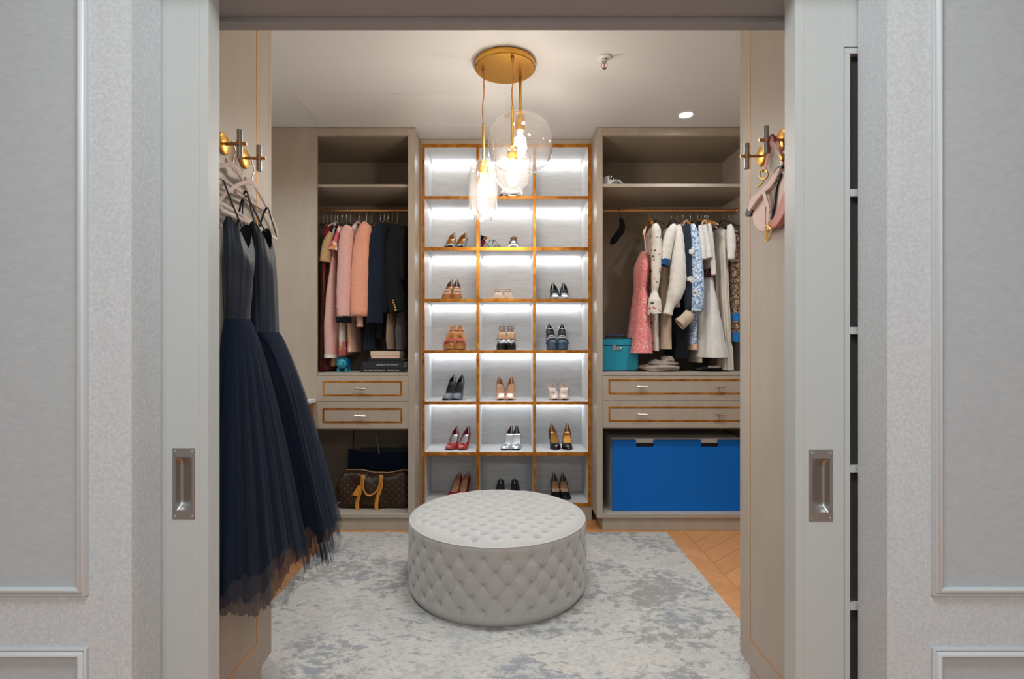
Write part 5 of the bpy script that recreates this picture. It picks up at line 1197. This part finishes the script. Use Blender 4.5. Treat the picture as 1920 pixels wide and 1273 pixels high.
# ---- teal vanity case
def case():
    d0 = 3.70; x0, x1 = RX0+.004, PX(1197, d0); z0 = HZ+.0005; z1 = PZ(634, d0); dep = .2; zl = PZ(648.5, d0)
    teal = plain('teal_case_vinyl', (22, 146, 172), .5, vary=8, bump=.08); nv = plain('navy_case_trim', (22, 40, 70), .5)
    r = empty('vanity_case', ((x0+x1)/2, d0+dep/2, z0), 'teal blue train case with navy trim and silver latch', 'case')
    MB().box(x0, x1, d0, d0+dep, z0+.004, zl-.001).build('case_body', teal, r, bevel=.006); MB().box(x0, x1, d0, d0+dep, zl+.001, z1).build('case_lid', teal, r, bevel=.008)
    MB().box(x0+.002, x1-.002, d0+.002, d0+dep-.002, zl-.0015, zl+.0015).build('lid_seam', nv, r)
    for a, b in ((x0-.001, .0), (x1+.001, 1)):
        s_ = 1 if b == 0 else -1
        for zz_ in (z0, z1): MB().box(a, a+s_*.022, d0-.0015, d0+.02, zz_-.001 if zz_ == z0 else zz_-.02, zz_+.02 if zz_ == z0 else zz_+.001).build('case_corner', nv, r, bevel=.004)
    MB().box(x0-.001, x1+.001, d0-.0012, d0+dep, z0, z0+.007).build('base_trim', nv, r, bevel=.002); MB().box(x0-.001, x1+.001, d0-.0012, d0+.003, z1-.004, z1+.0012).build('lid_trim', nv, r, bevel=.001)
    xc = (x0+x1)/2
    MB().tube(catmull([(xc-.07, d0+.09, z1), (xc-.066, d0+.09, z1+.016), (xc, d0+.09, z1+.021), (xc+.066, d0+.09, z1+.016), (xc+.07, d0+.09, z1)], 5), .007, 8).build('case_handle', nv, r, smooth=60)
    xk = PX(1152, d0)
    lt = MB().box(xk-.010, xk+.010, d0-.006, d0+.001, zl-.03, zl+.008).build('latch', MT['chrome'], r, bevel=.0015); MB().box(xk+.011, xk+.052, d0-.004, d0+.001, zl-.028, zl-.012).lathe([(.0075, -.008), (.0075, 0)], (xk+.044, d0-.002, zl-.02), 14, axis='y').build('latch_plate', MT['chrome'], lt, bevel=.0008)
case()
# ---- folded knit
r = empty('folded_knit', (PX(1238, 3.72), 3.74, HZ), 'soft greige knit folded on the wardrobe floor beside the teal case', 'knitwear')
kn = fabric('greige_knit', (186, 172, 158), (150, 136, 124), 90, 160, bump=.8)
def blob(name, x, y, z, rx, ry, rz, seed, n=18):
    rnd = random.Random(seed); ph = [rnd.uniform(0, 6) for _ in range(4)]; rings = []
    for i in range(1, n):
        a = pi*i/n; ring = []
        for k in range(32):
            b = 2*pi*k/32; f = 1+.10*sin(3*b+ph[0]+2*a)+.06*sin(7*b+ph[1])+.06*sin(5*a+ph[2])
            ring.append((x+rx*f*sin(a)**.7*cos(b), y+ry*f*sin(a)**.7*sin(b), max(HZ+.0006, z-rz*cos(a)*f)))
        rings.append(ring)
    return MB().loft(rings).build(name, kn, r, smooth=180)
blob('lower_fold', PX(1240, 3.68), 3.74, HZ+.026, .135, .11, .026, 1); blob('upper_fold', PX(1246, 3.7), 3.76, HZ+.055, .10, .09, .026, 2); blob('knit_roll', PX(1255, 3.7), 3.74, HZ+.085, .045, .06, .024, 3)
# ---- black evening shoes under the white dresses
r = empty('evening_bag', (PX(1338, 3.7), 3.74, HZ), 'low black evening bag with silver clasp under the white dresses', 'handbag')
mb = MB(); rings = []
for k in range(9):
    u = k/8; hz = .05*sin(pi*(.08+.84*u))**.6; x = PX(lerp(1305, 1356, u), 3.70); rings.append([(x, 3.74+.07*cos(2*pi*i/16)*(.6+.4*sin(pi*u)), HZ+.0006+hz*.5*(1+sin(2*pi*i/16))) for i in range(16)])
mb.loft(rings).build('bag_body', MT['black'], r, smooth=60); MB().box(PX(1328, 3.66), PX(1350, 3.66), 3.664, 3.669, PZ(690, 3.66), PZ(685.5, 3.66)).build('clasp', MT['chrome'], r, bevel=.001)
MB().sphere(P(1334, 687.5, 3.662), .007, 6).build('clasp_stone', MT['chrome'], r, smooth=180)
# ---- cap on the shelf
def cap():
    d = 3.66; zs = Z(343.5)+.0004; xc = PX(1135, d); wh = fabric('cap_white_cotton', (226, 226, 228), (214, 214, 217), 50, 300); nv = plain('cap_navy_thread', (22, 26, 38), .8)
    r = empty('baseball_cap', (xc, d, zs), 'white baseball cap with dark embroidered letters on the upper shelf', 'cap')
    xc, yc, hc = .690, 3.655, .084; rings = []
    for i in range(12):
        a = pi/2*i/12; rings.append([(xc+.060*cos(a)**.8*cos(2*pi*k/28), yc+.078*cos(a)**.8*sin(2*pi*k/28), zs+hc*sin(a)**.95) for k in range(28)])
    rings.append([(xc+.003*cos(2*pi*k/28), yc+.003*sin(2*pi*k/28), zs+hc) for k in range(28)])
    cr = MB().loft(rings).build('crown', wh, r, smooth=180)
    MB().sphere((xc, yc, zs+hc), .005, 6).build('crown_button', wh, r, smooth=180)
    rows = []
    for i in range(17):
        q = lerp(-1, 1, i/16)
        rows.append([(.729+.047*q, lerp(3.596, 3.547+.022*q*q, v), zs+.0035+(.026+.004*(1-v))*(1-q*q)) for v in (0, .33, .66, 1)])
    MB().grid(rows).build('brim', wh, r, smooth=180, solid=.003)
    text_mesh('NY', .032, 'embroidered_letters', nv, cr, (xc+.012, yc-.0815, zs+.046), .004, (pi/2-.35, 0, radians(10)))
cap()
# ---- blue storage chest
def chest():
    d = 3.597; x0, x1 = PX(1148, d), PX(1148, d)+.895; z0 = .1131; z1 = PZ(825, d); dep = .43
    wh = MT['white']; bl = plain('chest_blue_front', (2, 104, 192), .6, spec=.25, vary=4)
    r = empty('storage_chest', ((x0+x1)/2, d+dep/2, z0), 'white storage chest with bright blue front in the right wardrobe', 'chest')
    MB().box(x0, x1, d+.018, d+dep, z0+.002, z1+.008).build('chest_carcass', wh, r, bevel=.002)
    n0, n1 = (PX(1193, d), PX(1226, d)), (PX(1315, d), PX(1347, d)); zn = PZ(838, d)
    poly = [(x0, z0), (x1, z0), (x1, z1)]
    for a, b in (n1, n0):
        poly += [(b+.004, z1), (b, z1-.004), (b, zn+.006), (b-.006, zn), (a+.006, zn), (a, zn+.006), (a, z1-.004), (a-.004, z1)]
    poly += [(x0, z1)]
    MB().prism(poly, lambda u, v, t_: (u, t_, v), d, d+.0175).build('drawer_front', bl, r, bevel=.0012)
    for a, b in (n0, n1): MB().box(a-.002, b+.002, d+.0165, d+.0179, zn-.002, PZ(831, d)).build('grip_slot', MT['black'], r)
chest()
# ---- monogram duffel
def duffel():
    t = NT('brown_monogram_canvas'); mp = t.map((1, 0, 1), (0, radians(45), 0)); v = t.voro(30, mp, rand=0); v2 = t.voro(60, mp, rand=.3); n = t.noise(30, 3)
    mk = t.ramp(v, [(.14, 1.0), (.24, 0.0)]); ring = t.ramp(v2, [(.22, 0.0), (.27, .8), (.32, 0.0)])
    base = t.ramp(n, [(.3, (42, 28, 19)), (.7, (54, 38, 26))]); c = t.mix(t.math('MULTIPLY', mk, .5), base, (112, 84, 56)); c = t.mix(t.math('MULTIPLY', ring, .5), c, (116, 86, 56))
    t.color(c).set(rough=.5, spec=.3).bump(t.noise(500), .1, .001)
    tan = plain('vachetta_tan', (214, 142, 48), .45, vary=16, vscale=60); cream = plain('zip_tape', (196, 160, 126), .6)
    d = 3.62; x0, x1 = PX(629, d), PX(763.5, d); z0 = .1131; r = empty('duffel_bag', ((x0+x1)/2, d+.12, z0), 'brown monogram duffel bag with tan leather handles and tag', 'bag')
    def topz(u): return PZ(interp([(0, 893), (.1, 881), (.3, 881), (.5, 886), (.7, 886.5), (.85, 883), (.93, 880), (1, 886)], u)[0], d+.1)
    rings = []; NU = 30
    for i in range(NU+1):
        u = i/NU; e = min(1, min(u, 1-u)/.07); e = sqrt(max(0, 1-(1-e)**2))*.25+.75; x = lerp(x0, x1, u); h = (topz(u)-z0); ring = []
        for k in range(28):
            a = 2*pi*k/28; ca, sa = cos(a), sin(a); q = .42
            dent = 1-.09*sin(9*u+2*a)*(1 if sa > -.5 else 0)-.06*sin(17*u-3*a)
            ring.append((x+.006*sin(6*a), d+.125+.118*e*dent*math.copysign(abs(ca)**q, ca), z0+h*.5+h*.5*(e if sa > 0 else 1)*math.copysign(abs(sa)**q, sa)))
        rings.append(ring)
    MB().loft(rings).build('bag_body', t.m, r, smooth=180)
    MB().tube([(lerp(x0, x1, u), d+.10, topz(u)+.0015) for u in [i/24 for i in range(2, 24)]], .0045, 8).build('zip', cream, r, smooth=60)
    def Q(px, py, o=0): return P(px, py, d-.004-o)
    for xa, xm, xb in ((680.5, 678.5, 670), (714.5, 714, 706)):
        pts = [Q(xb, 956), Q(xb-.3, 944), Q(xb+1.5, 934), Q(lerp(xb, xm, .6), 922), Q(xm+.5, 910), Q(xa-.5, 898, .004), Q(xa, 890.5, .004)]
        MB().tube(catmull(pts, 5), .0128, 8, flat=((0, 1, 0), .22)).build('handle_strap', tan, r, smooth=60)
        MB().tube([Q(xa, 896.5, .007), Q(xa+.1, 890, .007)], .0145, 8, flat=((0, 1, 0), .25)).build('handle_chape', plain('vachetta_patch', (206, 142, 84), .5), r, smooth=60)
    MB().tube(catmull([Q(681.5, 897, .010), Q(681.5, 915, .012), Q(685, 925, .014), Q(692, 929, .016), Q(700, 926, .014), Q(708, 917, .012), Q(713.5, 900, .01)], 5), .0055, 10).build('carry_handle', tan, r, smooth=60)
    tg = [Q(672, 909, .016), Q(677.5, 913, .016), Q(671.5, 930, .018), Q(660.5, 928, .018)]
    mb = MB(); mb.add([tuple(p) for p in tg]+[(p.x, p.y-.004, p.z) for p in tg], [(0, 1, 2, 3), (7, 6, 5, 4), (0, 1, 5, 4), (1, 2, 6, 5), (2, 3, 7, 6), (3, 0, 4, 7)]); mb.build('luggage_tag', tan, r, bevel=.001)
    MB().tube([Q(675, 911, .018), Q(679.5, 899, .014)], .004, 6).build('tag_loop', tan, r, smooth=60)
    MB().tube(catmull([Q(630, 948), Q(634, 944, .002), Q(638, 941, .002)], 3), .002, 6).build('side_zip_pull', cream, r, smooth=60)
duffel()
# ---- navy tote behind the duffel
d = 3.88; x0, x1 = PX(648, d), LX1-.01; z0 = .1131; nvy = fabric('navy_tote_canvas', (28, 46, 72), (22, 36, 58), 40)
r = empty('navy_tote', ((x0+x1)/2, d+.06, z0), 'navy canvas tote standing behind the monogram duffel', 'bag'); rings = []
for k in range(9):
    v = k/8; zt = lerp(z0, PZ(846, d), v); rings.append([(lerp(x0, x1, .5)+(x1-x0)/2*math.copysign(abs(cos(a))**.35, cos(a))*(1+.01*sin(5*v)), d+.06+.05*(1-.4*v)*math.copysign(abs(sin(a))**.5, sin(a)), zt-(.012*sin(3*a)*v)) for a in [2*pi*i/40 for i in range(40)]])
MB().loft(rings).build('tote_body', nvy, r, smooth=60)
MB().tube(catmull([P(663.5, 850, d), P(662.5, 830, d), P(663.5, 812, d+.03), P(664, 806, d+.06)], 4), .004, 6).build('tote_cord', MT['black'], r, smooth=60)
MB().tube(catmull([P(711, 852, d), P(708.5, 835, d), P(706.5, 822, d), P(705.5, 806, d+.03)], 4), .006, 8).build('tote_strap', fabric('grey_strap', (150, 146, 142)), r, smooth=60)
MB().tube(catmull([P(709.5, 835, d), P(709, 822, d), P(708.5, 806, d+.03)], 4), .004, 8).build('tote_strap', fabric('grey_strap_thin', (120, 116, 112)), r, smooth=60)
